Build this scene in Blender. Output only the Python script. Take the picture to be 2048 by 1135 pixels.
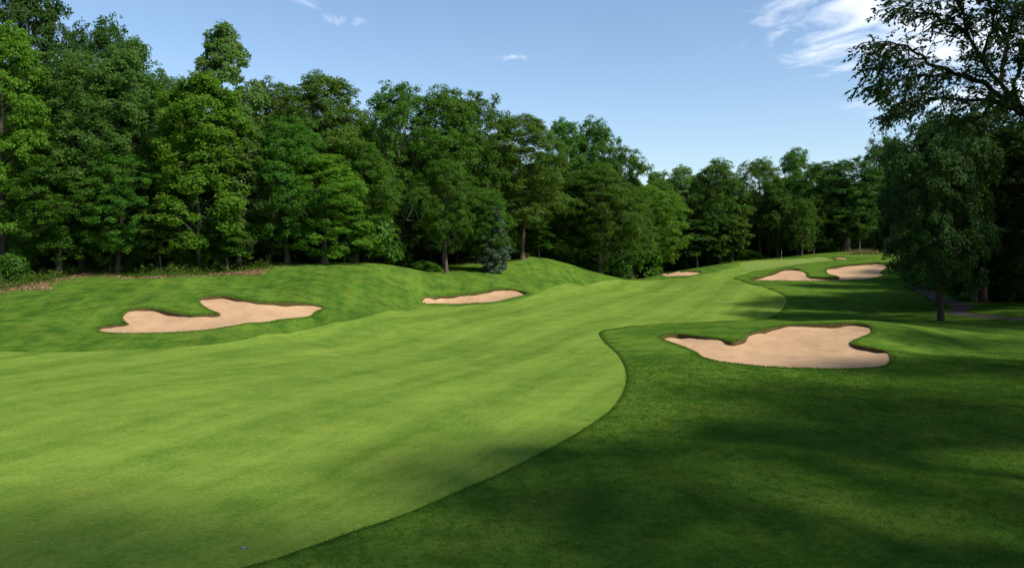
import bpy, math, random
import numpy as np
from mathutils import Vector, geometry

for o in list(bpy.data.objects):
    bpy.data.objects.remove(o, do_unlink=True)

# ------------------------------------------------------------------ camera, sky, sun, exposure
SC = bpy.context.scene
COL = SC.collection
R = math.radians
F = 1607.0            # focal length in photograph pixels (2048 wide)
HORIZON = 500.0       # photograph row of the horizon
EYE = 6.0             # camera height above the near turf

cam_data = bpy.data.cameras.new('camera')
cam = bpy.data.objects.new('camera', cam_data)
COL.objects.link(cam)
cam.location = (0, 0, EYE)
cam.rotation_euler = (R(90), 0, 0)
cam_data.sensor_width = 36
cam_data.lens = F / 2048 * 36
cam_data.shift_y = -(567.5 - HORIZON) / 2048
cam_data.clip_end = 4000
SC.camera = cam

SUN_EL, SUN_AZ = 46.0, 122.0      # azimuth clockwise from +Y (view direction)
world = bpy.data.worlds.new('World')
SC.world = world
world.use_nodes = True
wt = world.node_tree
bg = wt.nodes['Background']
bg.inputs['Strength'].default_value = 0.127
sky = wt.nodes.new('ShaderNodeTexSky')
sky.sky_type = 'NISHITA'
sky.sun_disc = False
sky.sun_elevation = R(SUN_EL)
sky.sun_rotation = R(SUN_AZ)
sky.air_density = 1.0
sky.dust_density = 0.6
sky.ozone_density = 2.2


def wnode(kind, **kw):
    n = wt.nodes.new(kind)
    for k, v in kw.items():
        setattr(n, k, v)
    return n


def wmath(op, a, b=None, c=None, clamp=False):
    n = wnode('ShaderNodeMath', operation=op, use_clamp=clamp)
    for i, v in enumerate((a, b, c)):
        if v is None:
            continue
        if isinstance(v, (int, float)):
            n.inputs[i].default_value = v
        else:
            wt.links.new(v, n.inputs[i])
    return n.outputs[0]


tc = wnode('ShaderNodeTexCoord')
sep = wnode('ShaderNodeSeparateXYZ')
wt.links.new(tc.outputs['Generated'], sep.inputs[0])
zc = wmath('MAXIMUM', sep.outputs[2], 0.03)
cu = wmath('DIVIDE', sep.outputs[0], zc)
cv = wmath('DIVIDE', sep.outputs[1], zc)
comb = wnode('ShaderNodeCombineXYZ')
wt.links.new(cu, comb.inputs[0])
wt.links.new(cv, comb.inputs[1])
mp = wnode('ShaderNodeMapping')
mp.inputs['Rotation'].default_value = (0, 0, R(20))
mp.inputs['Scale'].default_value = (1.5, 0.9, 1)
wt.links.new(comb.outputs[0], mp.inputs[0])
n1 = wnode('ShaderNodeTexNoise')
n1.inputs['Scale'].default_value = 2.1
n1.inputs['Detail'].default_value = 9
n1.inputs['Roughness'].default_value = 0.62
n1.inputs['Distortion'].default_value = 0.9
wt.links.new(mp.outputs[0], n1.inputs['Vector'])
n2 = wnode('ShaderNodeTexNoise')
n2.inputs['Scale'].default_value = 0.32
n2.inputs['Detail'].default_value = 2
wt.links.new(comb.outputs[0], n2.inputs['Vector'])


def cloud_bank(cx, cy, rx, ry, soft=1.0):
    a = wmath('DIVIDE', wmath('SUBTRACT', cu, cx), rx)
    b = wmath('DIVIDE', wmath('SUBTRACT', cv, cy), ry)
    d = wmath('SQRT', wmath('ADD', wmath('MULTIPLY', a, a), wmath('MULTIPLY', b, b)))
    return wmath('MULTIPLY', wmath('SUBTRACT', 1.25, d, clamp=True), soft)


def px_dir(px, py):
    x, z = (px - 1024) / F, (HORIZON - py) / F
    return x / z, 1 / z


banks = None
for px, py, rx, ry, s in ((1700, 25, 0.45, 0.55, .95), (1960, 70, 0.95, 1.0, 1.0), (1990, 190, .9, 1.0, .8),
                          (1690, 150, .34, .2, .42), (1790, 135, .3, .2, .5),
                          (695, 42, .2, .17, .5), (1000, 113, .38, .16, .42), (580, 8, .2, .14, .42)):
    x, y = px_dir(px, py)
    b = cloud_bank(x, y, rx, ry, s)
    banks = b if banks is None else wmath('MAXIMUM', banks, b)
wide = wmath('MULTIPLY', wmath('SUBTRACT', n2.outputs[0], 0.60, clamp=True), 4.0)
# the wide field of thin cloud lies overhead and behind, where the banks in view trail off to
behind = wmath('SUBTRACT', 1.0, wmath('MULTIPLY', cv, 0.9, clamp=True), clamp=True)
cover = wmath('MAXIMUM', banks, wmath('MULTIPLY', wide, behind))
dens = wmath('MULTIPLY', wmath('SUBTRACT', wmath('ADD', n1.outputs[0], wmath('MULTIPLY', cover, 0.42)), 0.64), 2.5, clamp=True)
dens = wmath('MULTIPLY', dens, wmath('MULTIPLY', cover, 2.2, clamp=True))
dens = wmath('MULTIPLY', dens, 0.85)
mixc = wnode('ShaderNodeMix', data_type='RGBA')
wt.links.new(dens, mixc.inputs[0])
hs = wnode('ShaderNodeHueSaturation')
hs.inputs['Saturation'].default_value = 1.02
hs.inputs['Value'].default_value = 1.0
wt.links.new(sky.outputs[0], hs.inputs['Color'])
wt.links.new(hs.outputs[0], mixc.inputs[6])
mixc.inputs[7].default_value = (8.0, 8.2, 8.6, 1)
wt.links.new(mixc.outputs[2], bg.inputs['Color'])

sun_data = bpy.data.lights.new('sun', 'SUN')
sun = bpy.data.objects.new('sun', sun_data)
COL.objects.link(sun)
sun_data.energy = 4.95
sun_data.angle = R(7.0)
sun_data.color = (1.0, 0.95, 0.86)
_d = Vector((math.sin(R(SUN_AZ)) * math.cos(R(SUN_EL)), math.cos(R(SUN_AZ)) * math.cos(R(SUN_EL)), math.sin(R(SUN_EL))))
sun.rotation_euler = _d.to_track_quat('Z', 'Y').to_euler()
sun.location = (60, 0, 80)

SC.view_settings.view_transform = 'Standard'
SC.view_settings.look = 'None'
SC.view_settings.gamma = 1
SC.view_settings.exposure = 0.46
SC.view_settings.use_curve_mapping = False
SC.render.engine = 'CYCLES'
cy = SC.cycles
cy.max_bounces = 6
cy.diffuse_bounces = 3
cy.glossy_bounces = 2
cy.transmission_bounces = 4
cy.transparent_max_bounces = 4
cy.caustics_reflective = False
cy.caustics_refractive = False
cy.use_denoising = True

rng = np.random.default_rng(7)
random.seed(7)


# ------------------------------------------------------------------ helpers
def tag(o, label=None, cat=None, group=None, kind=None):
    if label: o['label'] = label
    if cat: o['category'] = cat
    if group: o['group'] = group
    if kind: o['kind'] = kind
    return o


def empty(name, loc, rz=0.0, scale=(1, 1, 1)):
    o = bpy.data.objects.new(name, None)
    o.empty_display_size = 0.3
    COL.objects.link(o)
    o.location = loc
    o.rotation_euler = (0, 0, rz)
    o.scale = scale
    return o


def link(name, mesh, parent=None, loc=None):
    o = bpy.data.objects.new(name, mesh)
    COL.objects.link(o)
    if parent: o.parent = parent
    if loc is not None: o.location = loc
    return o


def np_mesh(name, V, loops, counts, mats, smooth=False, tint=None, mat_idx=None):
    """mesh from numpy arrays: V (n,3), loops flat vertex indices, counts vertices per face"""
    V = np.asarray(V, np.float32); loops = np.asarray(loops, np.int32); counts = np.asarray(counts, np.int32)
    me = bpy.data.meshes.new(name)
    me.vertices.add(len(V)); me.vertices.foreach_set('co', V.ravel())
    me.loops.add(len(loops)); me.loops.foreach_set('vertex_index', loops)
    starts = np.concatenate(([0], np.cumsum(counts)[:-1])).astype(np.int32)
    me.polygons.add(len(counts)); me.polygons.foreach_set('loop_start', starts)
    me.polygons.foreach_set('loop_total', counts)
    if smooth: me.polygons.foreach_set('use_smooth', np.ones(len(counts), bool))
    for m in mats: me.materials.append(m)
    if mat_idx is not None: me.polygons.foreach_set('material_index', np.asarray(mat_idx, np.int32))
    if tint is not None:
        a = me.attributes.new('tint', 'FLOAT', 'FACE')
        a.data.foreach_set('value', np.asarray(tint, np.float32))
    me.update(calc_edges=True)
    return me


def unit(v):
    return v / np.maximum(np.linalg.norm(v, axis=-1, keepdims=True), 1e-9)


# ------------------------------------------------------------------ materials
def new_mat(name):
    m = bpy.data.materials.new(name)
    m.use_nodes = True
    return m, m.node_tree, m.node_tree.nodes['Principled BSDF']


class NT:
    """small wrapper for building node graphs"""
    def __init__(s, nt): s.nt = nt

    def n(s, kind, **kw):
        x = s.nt.nodes.new(kind)
        for k, v in kw.items(): setattr(x, k, v)
        return x

    def put(s, sock, v):
        if hasattr(v, 'links') or hasattr(v, 'is_output'): s.nt.links.new(v, sock)
        else: sock.default_value = v

    def math(s, op, a, b=None, clamp=False):
        x = s.n('ShaderNodeMath', operation=op, use_clamp=clamp)
        s.put(x.inputs[0], a)
        if b is not None: s.put(x.inputs[1], b)
        return x.outputs[0]

    def noise(s, vec, scale, detail=3, rough=0.5, dist=0.0, stretch=None, rot=0.0):
        if stretch is not None:
            mp = s.n('ShaderNodeMapping')
            mp.inputs['Rotation'].default_value = (0, 0, rot)
            mp.inputs['Scale'].default_value = stretch
            s.put(mp.inputs[0], vec); vec = mp.outputs[0]
        x = s.n('ShaderNodeTexNoise')
        x.inputs['Scale'].default_value = scale
        x.inputs['Detail'].default_value = detail
        x.inputs['Roughness'].default_value = rough
        x.inputs['Distortion'].default_value = dist
        s.put(x.inputs['Vector'], vec)
        return x.outputs[0]

    def mix(s, f, a, b, mode='MIX'):
        x = s.n('ShaderNodeMix', data_type='RGBA', blend_type=mode)
        s.put(x.inputs[0], f)
        for i, c in ((6, a), (7, b)):
            if isinstance(c, tuple): x.inputs[i].default_value = (*c[:3], 1)
            else: s.put(x.inputs[i], c)
        return x.outputs[2]

    def ramp(s, f, lo, hi):
        x = s.n('ShaderNodeMapRange')
        x.inputs[1].default_value = lo; x.inputs[2].default_value = hi
        s.put(x.inputs[0], f)
        return x.outputs[0]


def pos_node(g):
    return g.n('ShaderNodeNewGeometry').outputs['Position']


def grass_material(name, c_lo, c_hi, c_yellow, stripe=0.0, stripe_w=4.0, yellow=0.3, grain=14.0, bump=0.6, stripe_dir=(0.396, 1.0), blotch=1.3, dry=0.2, flecks=.55):
    m, nt, bs = new_mat(name)
    g = NT(nt)
    p = pos_node(g)
    big = g.noise(p, 0.11, 3, 0.55)
    mid = g.noise(p, 0.75, 4, 0.6, 0.3)
    fine = g.noise(p, grain, 3, 0.65)
    tiny = g.noise(p, grain * 4.2, 2, 0.6)
    def around(x, k): return g.math('MULTIPLY', g.math('SUBTRACT', x, .5), k)
    f = g.math('ADD', g.math('ADD', around(big, 1.25), around(mid, blotch)), g.math('ADD', around(fine, 1.6), .5))
    if stripe > 0:
        sx, sy = stripe_dir
        L = math.hypot(sx, sy)
        dt = g.n('ShaderNodeVectorMath', operation='DOT_PRODUCT')
        g.put(dt.inputs[0], p)
        dt.inputs[1].default_value = (sy / L, -sx / L, 0)
        u = g.math('ADD', dt.outputs['Value'], g.math('MULTIPLY', g.noise(p, 0.06, 2), 1.6))
        w = g.math('SINE', g.math('MULTIPLY', u, 2 * math.pi / stripe_w))
        w2 = g.math('SINE', g.math('MULTIPLY', u, 2 * math.pi / (stripe_w * 0.37)))
        amp = g.ramp(g.noise(p, 0.05, 2), .3, .7)
        f = g.math('ADD', f, g.math('MULTIPLY', g.math('MULTIPLY', g.math('MULTIPLY', w, 2.0), stripe), amp))
        f = g.math('ADD', f, g.math('MULTIPLY', w2, stripe * 0.45))
        # wheel and roller streaks that run with the mowing
        ang = math.atan2(sy, sx)
        st = g.noise(g_rot(g, p, -ang), 1.0, 4, .62, 0, (0.11, 2.2, 1))
        f = g.math('ADD', f, g.math('MULTIPLY', g.math('SUBTRACT', st, .5), .85))
    col = g.mix(g.math('MULTIPLY', f, 1.0, clamp=True), c_lo, c_hi)
    yl = g.math('MULTIPLY', g.ramp(g.noise(p, 0.42, 5, .66, .6), .5, .78), yellow, clamp=True)
    col = g.mix(yl, col, c_yellow)
    dr = g.math('MULTIPLY', g.ramp(g.noise(p, 2.6, 4, .7, .4), .64, .82), dry, clamp=True)
    col = g.mix(dr, col, (0.20, 0.15, 0.055))
    fl = g.math('MULTIPLY', g.ramp(g.noise(p, 5.5, 3, .7, .2, (1, 1.6, 1)), .60, .74), flecks, clamp=True)
    col = g.mix(fl, col, (c_hi[0] * 1.75, c_hi[1] * 1.35, c_hi[2] * 1.5))
    dk = g.math('MULTIPLY', g.ramp(g.noise(p, 3.7, 4, .7, .3), .58, .76), flecks, clamp=True)
    col = g.mix(dk, col, (c_lo[0] * .6, c_lo[1] * .72, c_lo[2] * .7))
    sp = g.math('ADD', g.math('MULTIPLY', tiny, 0.9), 0.55)
    sp2 = g.n('ShaderNodeCombineColor')
    for i in range(3): g.put(sp2.inputs[i], sp)
    col = g.mix(0.75, col, sp2.outputs[0], 'MULTIPLY')
    g.put(bs.inputs['Base Color'], col)
    bs.inputs['Roughness'].default_value = 0.9
    bs.inputs['Specular IOR Level'].default_value = 0.0
    bp = g.n('ShaderNodeBump')
    bp.inputs['Strength'].default_value = bump
    bp.inputs['Distance'].default_value = 0.05
    g.put(bp.inputs['Height'], g.math('ADD', fine, g.math('MULTIPLY', tiny, 0.6)))
    g.put(bs.inputs['Normal'], bp.outputs[0])
    return m


def g_rot(g, p, a):
    v = g.n('ShaderNodeVectorRotate', rotation_type='Z_AXIS')
    g.put(v.inputs['Vector'], p)
    v.inputs['Angle'].default_value = a
    return v.outputs[0]


def plain_material(name, c1, c2, scale, rough=0.9, bump=0.4, dist=0.03, detail=6, spec=0.1, stretch=None):
    m, nt, bs = new_mat(name)
    g = NT(nt)
    p = pos_node(g)
    a = g.noise(p, scale, detail, .62, .2, stretch)
    b = g.noise(p, scale * 6.3, 3, .6)
    f = g.math('ADD', g.math('MULTIPLY', g.ramp(a, .28, .72), .7), g.math('MULTIPLY', g.ramp(b, .25, .75), .3))
    g.put(bs.inputs['Base Color'], g.mix(f, c1, c2))
    bs.inputs['Roughness'].default_value = rough
    bs.inputs['Specular IOR Level'].default_value = spec
    bp = g.n('ShaderNodeBump')
    bp.inputs['Strength'].default_value = bump
    bp.inputs['Distance'].default_value = dist
    g.put(bp.inputs['Height'], g.math('ADD', a, g.math('MULTIPLY', b, .5)))
    g.put(bs.inputs['Normal'], bp.outputs[0])
    return m


def leaf_material(name, dark, light, transl=0.35, spec=0.10, hue_var=0.02, val_var=0.3, rough=0.5):
    m, nt, bs = new_mat(name)
    g = NT(nt)
    at = g.n('ShaderNodeAttribute', attribute_name='tint')
    oi = g.n('ShaderNodeObjectInfo')
    c = g.mix(at.outputs['Fac'], dark, light)
    h = g.n('ShaderNodeHueSaturation')
    g.put(h.inputs['Hue'], g.math('ADD', g.math('MULTIPLY', g.math('SUBTRACT', oi.outputs['Random'], .5), hue_var), .5))
    g.put(h.inputs['Value'], g.math('ADD', g.math('MULTIPLY', g.math('SUBTRACT', oi.outputs['Random'], .5), val_var), 1.0))
    g.put(h.inputs['Color'], c)
    g.put(bs.inputs['Base Color'], h.outputs[0])
    bs.inputs['Roughness'].default_value = rough
    bs.inputs['Specular IOR Level'].default_value = spec
    tr = g.n('ShaderNodeBsdfTranslucent')
    tcol = g.mix(0.55, h.outputs[0], (light[0] * 1.25, light[1] * 1.45, light[2] * 0.6))
    g.put(tr.inputs['Color'], tcol)
    mx = g.n('ShaderNodeMixShader')
    mx.inputs[0].default_value = transl
    nt.links.new(bs.outputs[0], mx.inputs[1])
    nt.links.new(tr.outputs[0], mx.inputs[2])
    nt.links.new(mx.outputs[0], nt.nodes['Material Output'].inputs['Surface'])
    return m


M = {}
M['fairway'] = grass_material('fairway_turf', (0.070, 0.128, 0.016), (0.148, 0.220, 0.034), (0.200, 0.212, 0.038), flecks=.7, stripe=0.17, stripe_w=5.2, yellow=.36, grain=9, bump=.35)
M['green'] = grass_material('green_turf', (0.105, 0.155, 0.032), (0.155, 0.210, 0.046), (0.14, 0.19, 0.03), stripe=0.05, stripe_w=1.1, yellow=.12, grain=9, bump=.2, dry=0)
M['rough'] = grass_material('rough_turf', (0.028, 0.074, 0.009), (0.084, 0.148, 0.018), (0.145, 0.162, 0.026), stripe=0.09, stripe_w=3.6, yellow=.5, grain=6, bump=.9, stripe_dir=(-.2, 1), blotch=2.4, flecks=.3)
M['path'] = plain_material('cart_path_asphalt', (0.070, 0.055, 0.042), (0.11, 0.088, 0.068), 1.4, .9, .3, .01)
M['forest_floor'] = plain_material('leaf_mould', (0.018, 0.020, 0.008), (0.085, 0.060, 0.032), .9, 1, .8, .08)
M['soil'] = plain_material('lip_soil', (0.030, 0.034, 0.009), (0.105, 0.062, 0.030), 3.5, 1, .9, .05)
M['bark'] = plain_material('bark_grey', (0.045, 0.036, 0.027), (0.115, 0.095, 0.075), 5, .95, 1, .05, 6, .1, (1, 1, .22))
M['bark_dark'] = plain_material('bark_dark', (0.022, 0.018, 0.014), (0.060, 0.048, 0.038), 5, .95, 1, .05, 6, .05, (1, 1, .22))
M['bark_pale'] = plain_material('bark_pale', (0.085, 0.08, 0.068), (0.21, 0.20, 0.175), 5, .95, .8, .04, 6, .1, (1, 1, .3))
M['bark_red'] = plain_material('bark_pine', (0.07, 0.045, 0.03), (0.17, 0.115, 0.08), 5, .95, .9, .04, 6, .1, (1, 1, .25))
M['dead_wood'] = plain_material('dead_wood', (0.16, 0.145, 0.12), (0.34, 0.31, 0.27), 7, .9, .6, .02)


def sand_material():
    m, nt, bs = new_mat('bunker_sand')
    g = NT(nt)
    p = pos_node(g)
    a = g.noise(p, .33, 4, .55, .4)
    b = g.noise(p, 2.2, 4, .62, 0, (1, .35, 1))
    c = g.noise(p, 22, 3, .65)
    f = g.math('ADD', g.math('MULTIPLY', g.ramp(a, .3, .7), .5), g.math('MULTIPLY', g.ramp(b, .3, .7), .3))
    f = g.math('ADD', f, g.math('MULTIPLY', c, .2), clamp=True)
    col = g.mix(f, (0.33, 0.206, 0.112), (0.44, 0.290, 0.165))
    damp = g.math('MULTIPLY', g.ramp(g.noise(p, .8, 5, .6, .8), .5, .72), .75, clamp=True)
    col = g.mix(damp, col, (0.30, 0.182, 0.100))
    g.put(bs.inputs['Base Color'], col)
    bs.inputs['Roughness'].default_value = .95
    bs.inputs['Specular IOR Level'].default_value = .08
    bp = g.n('ShaderNodeBump')
    bp.inputs['Strength'].default_value = .5
    bp.inputs['Distance'].default_value = .05
    rake = g.noise(p, 5.0, 3, .6, .3, (1, .2, 1))
    g.put(bp.inputs['Height'], g.math('ADD', g.math('MULTIPLY', rake, 1.0), g.math('MULTIPLY', c, .5)))
    g.put(bs.inputs['Normal'], bp.outputs[0])
    return m


M['sand'] = sand_material()
M['leaf_maple'] = leaf_material('leaf_maple', (0.024, 0.078, 0.008), (0.084, 0.186, 0.020), .42)
M['leaf_silver'] = leaf_material('leaf_silver', (0.034, 0.088, 0.014), (0.104, 0.196, 0.036), .42)
M['leaf_oak'] = leaf_material('leaf_oak', (0.028, 0.076, 0.008), (0.088, 0.170, 0.019), .42)
M['leaf_dark'] = leaf_material('leaf_dark', (0.020, 0.058, 0.009), (0.060, 0.126, 0.019), .4)
M['leaf_bright'] = leaf_material('leaf_bright', (0.042, 0.115, 0.008), (0.135, 0.245, 0.022), .46)
M['leaf_olive'] = leaf_material('leaf_olive', (0.036, 0.080, 0.009), (0.108, 0.174, 0.023), .42)
M['leaf_aspen'] = leaf_material('leaf_aspen', (0.050, 0.112, 0.020), (0.150, 0.245, 0.054), .46, .15)
M['leaf_spruce'] = leaf_material('leaf_spruce', (0.032, 0.058, 0.032), (0.096, 0.134, 0.082), .12, .08)
M['leaf_near'] = leaf_material('leaf_near', (0.020, 0.050, 0.010), (0.062, 0.112, 0.022), .34, .25)
M['leaf_shaded'] = leaf_material('leaf_shaded', (0.013, 0.040, 0.007), (0.044, 0.090, 0.015), .32)  # dimness of the right-hand trees put into a darker leaf colour
M['leaf_fern'] = leaf_material('leaf_fern', (0.035, 0.075, 0.008), (0.105, 0.160, 0.022), .42)
M['litter'] = leaf_material('dry_leaf', (0.14, 0.085, 0.042), (0.42, 0.28, 0.16), .15, .05)
M['blade'] = leaf_material('grass_blade', (0.030, 0.084, 0.008), (0.092, 0.165, 0.018), .4, .03, .03, .2, .8)
M['blade_dry'] = leaf_material('grass_blade_dry', (0.075, 0.085, 0.018), (0.20, 0.17, 0.06), .3, .2)

# ------------------------------------------------------------------ terrain height field
# surveyed points: (column, row, distance) of ground seen in the photograph, and plain x, y, z points
SEEN = [
    # left edge, rough and mounds
    (0, 702, 48), (200, 702, 48), (400, 690, 50.5), (560, 667, 57.5), (700, 640, 64), (790, 619, 76), (620, 650, 61),
    (0, 643, 55.5), (60, 637, 56.8), (125, 620, 60), (60, 601, 67.5), (0, 603, 67), (180, 596, 67), (100, 578, 73), (0, 583, 73),
    (60, 560, 79), (0, 562, 80), (160, 549, 82), (310, 556, 80), (250, 572, 74),
    (200, 663, 54.5), (300, 667, 54), (400, 661, 54.8), (500, 646, 56.8),
    (190, 640, 58.5), (240, 620, 61), (300, 605, 63.5), (360, 590, 65.2), (430, 581, 67.6), (520, 580, 69.6), (600, 591, 70), (660, 612, 68.5),
    (420, 612, 61.5), (330, 622, 60), (560, 610, 63.5),
    (400, 566, 76.5), (440, 554, 80), (520, 543, 83), (600, 534, 85), (660, 539, 85.5), (720, 549, 86), (780, 557, 88), (840, 559, 90),
    (560, 563, 79), (640, 575, 76), (700, 600, 74), (760, 602, 79.5), (800, 590, 84), (740, 572, 82),
    # second bunker and its bank
    (850, 609, 86), (930, 610, 85.5), (1010, 602, 88), (1060, 590, 91), (860, 592, 90), (930, 588, 92), (1000, 577, 95.5), (1050, 582, 95),
    (900, 565, 95), (960, 558, 97.5), (1020, 560, 99), (900, 550, 99), (985, 546, 101), (930, 528, 112), (1010, 530, 110),
    (1060, 524, 113), (1110, 530, 115), (1160, 540, 118), (1210, 550, 122), (1240, 555, 126), (1100, 562, 107), (1150, 563, 114),
    # fairway
    (1000, 640, 68), (1000, 615, 82), (1100, 590, 96), (1180, 576, 109), (1260, 560, 126), (1320, 562, 122), (1300, 590, 100),
    (1250, 620, 80), (1400, 590, 96), (1500, 590, 93), (1400, 620, 79), (1560, 610, 82),
    # apron, green hill
    (1320, 551, 124), (1400, 546, 126), (1360, 541, 129), (1300, 555, 130), (1440, 532, 133), (1470, 525, 138), (1430, 546, 122), (1480, 538, 128),
    (1500, 520.5, 145), (1560, 517.5, 149), (1620, 511, 151), (1690, 503.5, 152), (1750, 505, 150), (1800, 511, 146),
    (1505, 561, 110), (1600, 563, 108), (1700, 562, 108), (1770, 551, 110), (1560, 540, 118), (1600, 535, 121), (1640, 545, 115), (1640, 531, 123),
    (1660, 534, 121), (1720, 526, 122), (1760, 523, 122), (1790, 530, 119), (1550, 530, 130), (1600, 528, 129), (1680, 522, 131), (1760, 513, 131), (1640, 519, 140),
    (1690, 515, 141),
    (1500, 575, 100), (1600, 590, 92), (1700, 585, 94), (1800, 575, 96), (1650, 620, 78), (1750, 620, 78), (1830, 600, 85),
    # right bunker mound
    (1324, 679, 51), (1400, 715, 44.5), (1500, 731, 42.3), (1600, 738, 41.5), (1700, 738, 41.4), (1780, 722, 42.6),
    (1350, 668, 54), (1460, 680, 50), (1500, 668, 52.5), (1560, 652, 56), (1650, 647.5, 57), (1735, 648, 56.5), (1710, 684, 48.5), (1745, 690, 47.3),
    (1450, 658, 57), (1560, 645, 60), (1660, 640.5, 61), (1740, 641, 60.5), (1800, 650, 58), (1850, 668, 54.5), (1900, 690, 50), (1850, 705, 46.5),
    (1300, 657, 60), (1220, 663, 59), (1250, 700, 48.5), (1300, 730, 42.5),
    (1600, 690, 48), (1600, 665, 53),
    # right side and path
    (1880, 640, 68), (1960, 660, 60), (2048, 700, 49), (2048, 634, 66), (1950, 612, 75), (1850, 585, 90), (1800, 610, 80),
]
PLAIN = [
    (-15, 8, .0), (0, 8, 0), (15, 8, .1), (-25, 20, .0), (-10, 20, 0), (0, 20, 0), (10, 20, .05), (20, 20, .3), (-30, 33, 0), (-12, 33, .0), (0, 33, 0), (8, 33, 0),
    (20, 32, .25), (34, 35, .8), (45, 50, 1.0), (60, 70, 1.3), (75, 100, 2.5), (90, 140, 4.2),
    (-40, 48, .3), (-55, 60, 2.0), (-70, 80, 3.2), (-40, 95, 3.6), (-70, 110, 3.6), (-30, 105, 3.0), (-15, 125, 3.0), (-40, 140, 3.0),
    (-38.2, 60, .45), (-36.8, 61.3, .55), (-33, 62.5, 1.05),
    (-29, 71.5, 1.95), (-26, 72.5, 1.9), (-22, 74, 1.85),
    # behind crests
    (9, 70, -.05), (17, 68, -.1), (26, 68, -.1), (0, 75, 0),
    (8, 135, 2.0), (17, 142, .4), (25, 145, .6), (5, 160, 1.5), (30, 165, 1.8), (45, 172, 3.6), (65, 172, 4.4), (80, 160, 4.6),
    (-100, 40, 2), (-110, 120, 3.5), (-100, 200, 3), (0, 200, 2), (60, 210, 3.5), (110, 200, 4), (120, 90, 2.5), (100, 20, 1.5), (60, -20, .8), (0, -30, 0), (-60, -20, .3), (-60, 20, .4), (60, 20, 1.0),
]
CP = np.array([((px - 1024) / F * Y, Y, EYE - (py - HORIZON) / F * Y) for px, py, Y in SEEN] + PLAIN, float)


# small grassy humps: x, y, height, radius
HUMPS = [((px - 1024) / F * Y, Y, a, r) for px, Y, a, r in ((222, 60.5, .35, 2.2), (345, 65.5, .4, 2.8), (500, 71.5, .35, 3.4), (120, 64, .4, 3.0), (690, 74, .4, 3.5), (790, 85, .45, 3.6), (905, 95.5, .4, 4.0), (1400, 57, .22, 2.6), (1440, 55, .2, 2.0), (1790, 55, .25, 3.0), (330, 77, .4, 4.0), (610, 78, .35, 4.0))]


def tps_kernel(r2):
    return 0.5 * r2 * np.log(np.maximum(r2, 1e-8))


_n = len(CP)
_S = 50.0
_xy = CP[:, :2] / _S
_r2 = ((_xy[:, None] - _xy[None]) ** 2).sum(-1)
_A = np.zeros((_n + 3, _n + 3))
_A[:_n, :_n] = tps_kernel(_r2) + np.eye(_n) * 2e-4
_A[:_n, _n] = 1; _A[:_n, _n + 1:] = _xy
_A[_n, :_n] = 1; _A[_n + 1:, :_n] = _xy.T
_W = np.linalg.solve(_A, np.concatenate((CP[:, 2], np.zeros(3))))


def ground(x, y):
    x = np.asarray(x, float); y = np.asarray(y, float)
    shp = x.shape
    x = x.ravel(); y = y.ravel()
    xc = np.clip(x, -110, 120) / _S; yc = np.clip(y, -30, 210) / _S
    out = np.empty(len(x))
    for i in range(0, len(x), 20000):
        a, b = xc[i:i + 20000], yc[i:i + 20000]
        r2 = (a[:, None] - _xy[None, :, 0]) ** 2 + (b[:, None] - _xy[None, :, 1]) ** 2
        out[i:i + 20000] = tps_kernel(r2) @ _W[:_n] + _W[_n] + a * _W[_n + 1] + b * _W[_n + 2]
    out += 0.022 * np.sin(x * .83 + 1.3 * np.sin(y * .31)) * np.sin(y * .57 + x * .21) + 0.010 * np.sin(x * 2.1 + y * 1.3) * np.sin(y * 1.7 - x * .6)
    for hx, hy, ha, hr in HUMPS: out += ha * np.exp(-((x - hx) ** 2 + (y - hy) ** 2) / hr ** 2)
    out += turf_roll(x, y)
    return out.reshape(shp)


ROLL = None


def turf_roll(x, y):
    out = np.zeros(len(x))
    if ROLL is None: return out
    for pts, amp in ROLL:
        lo, hi = pts.min(0) - 2.6, pts.max(0) + 2.6
        idx = np.where((x > lo[0]) & (x < hi[0]) & (y > lo[1]) & (y < hi[1]))[0]
        for i in range(0, len(idx), 20000):
            j = idx[i:i + 20000]
            d2 = ((x[j, None] - pts[None, :, 0]) ** 2 + (y[j, None] - pts[None, :, 1]) ** 2).min(1)
            out[j] = np.maximum(out[j], amp * np.exp(-d2 / 1.1))
    return out


def gz(x, y):
    return float(ground(np.array([x]), np.array([y]))[0])


_YS = np.concatenate((np.arange(9, 60, .15), np.arange(60, 240, .3)))


def on_ground(px, py, y_min=0):
    """first ground point along the sight line through a place in the photograph"""
    a, b = (px - 1024) / F, (py - HORIZON) / F
    ys = _YS[_YS >= y_min]
    d = (EYE - b * ys) - ground(a * ys, ys)
    k = np.where(d < 0)[0]
    if len(k) == 0: i = int(np.argmin(np.abs(d))); Y = ys[i]
    else:
        i = int(k[0])
        Y = ys[i] if i == 0 else ys[i - 1] + (ys[i] - ys[i - 1]) * d[i - 1] / (d[i - 1] - d[i])
    return a * Y, Y


def outline(pts, step=0.3, closed=True, wob=0.0, y_min=0):
    P = np.array([on_ground(*p, y_min) if len(p) == 2 else p[:2] for p in pts], float)
    return smooth_line(P, step, closed, wob)


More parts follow.
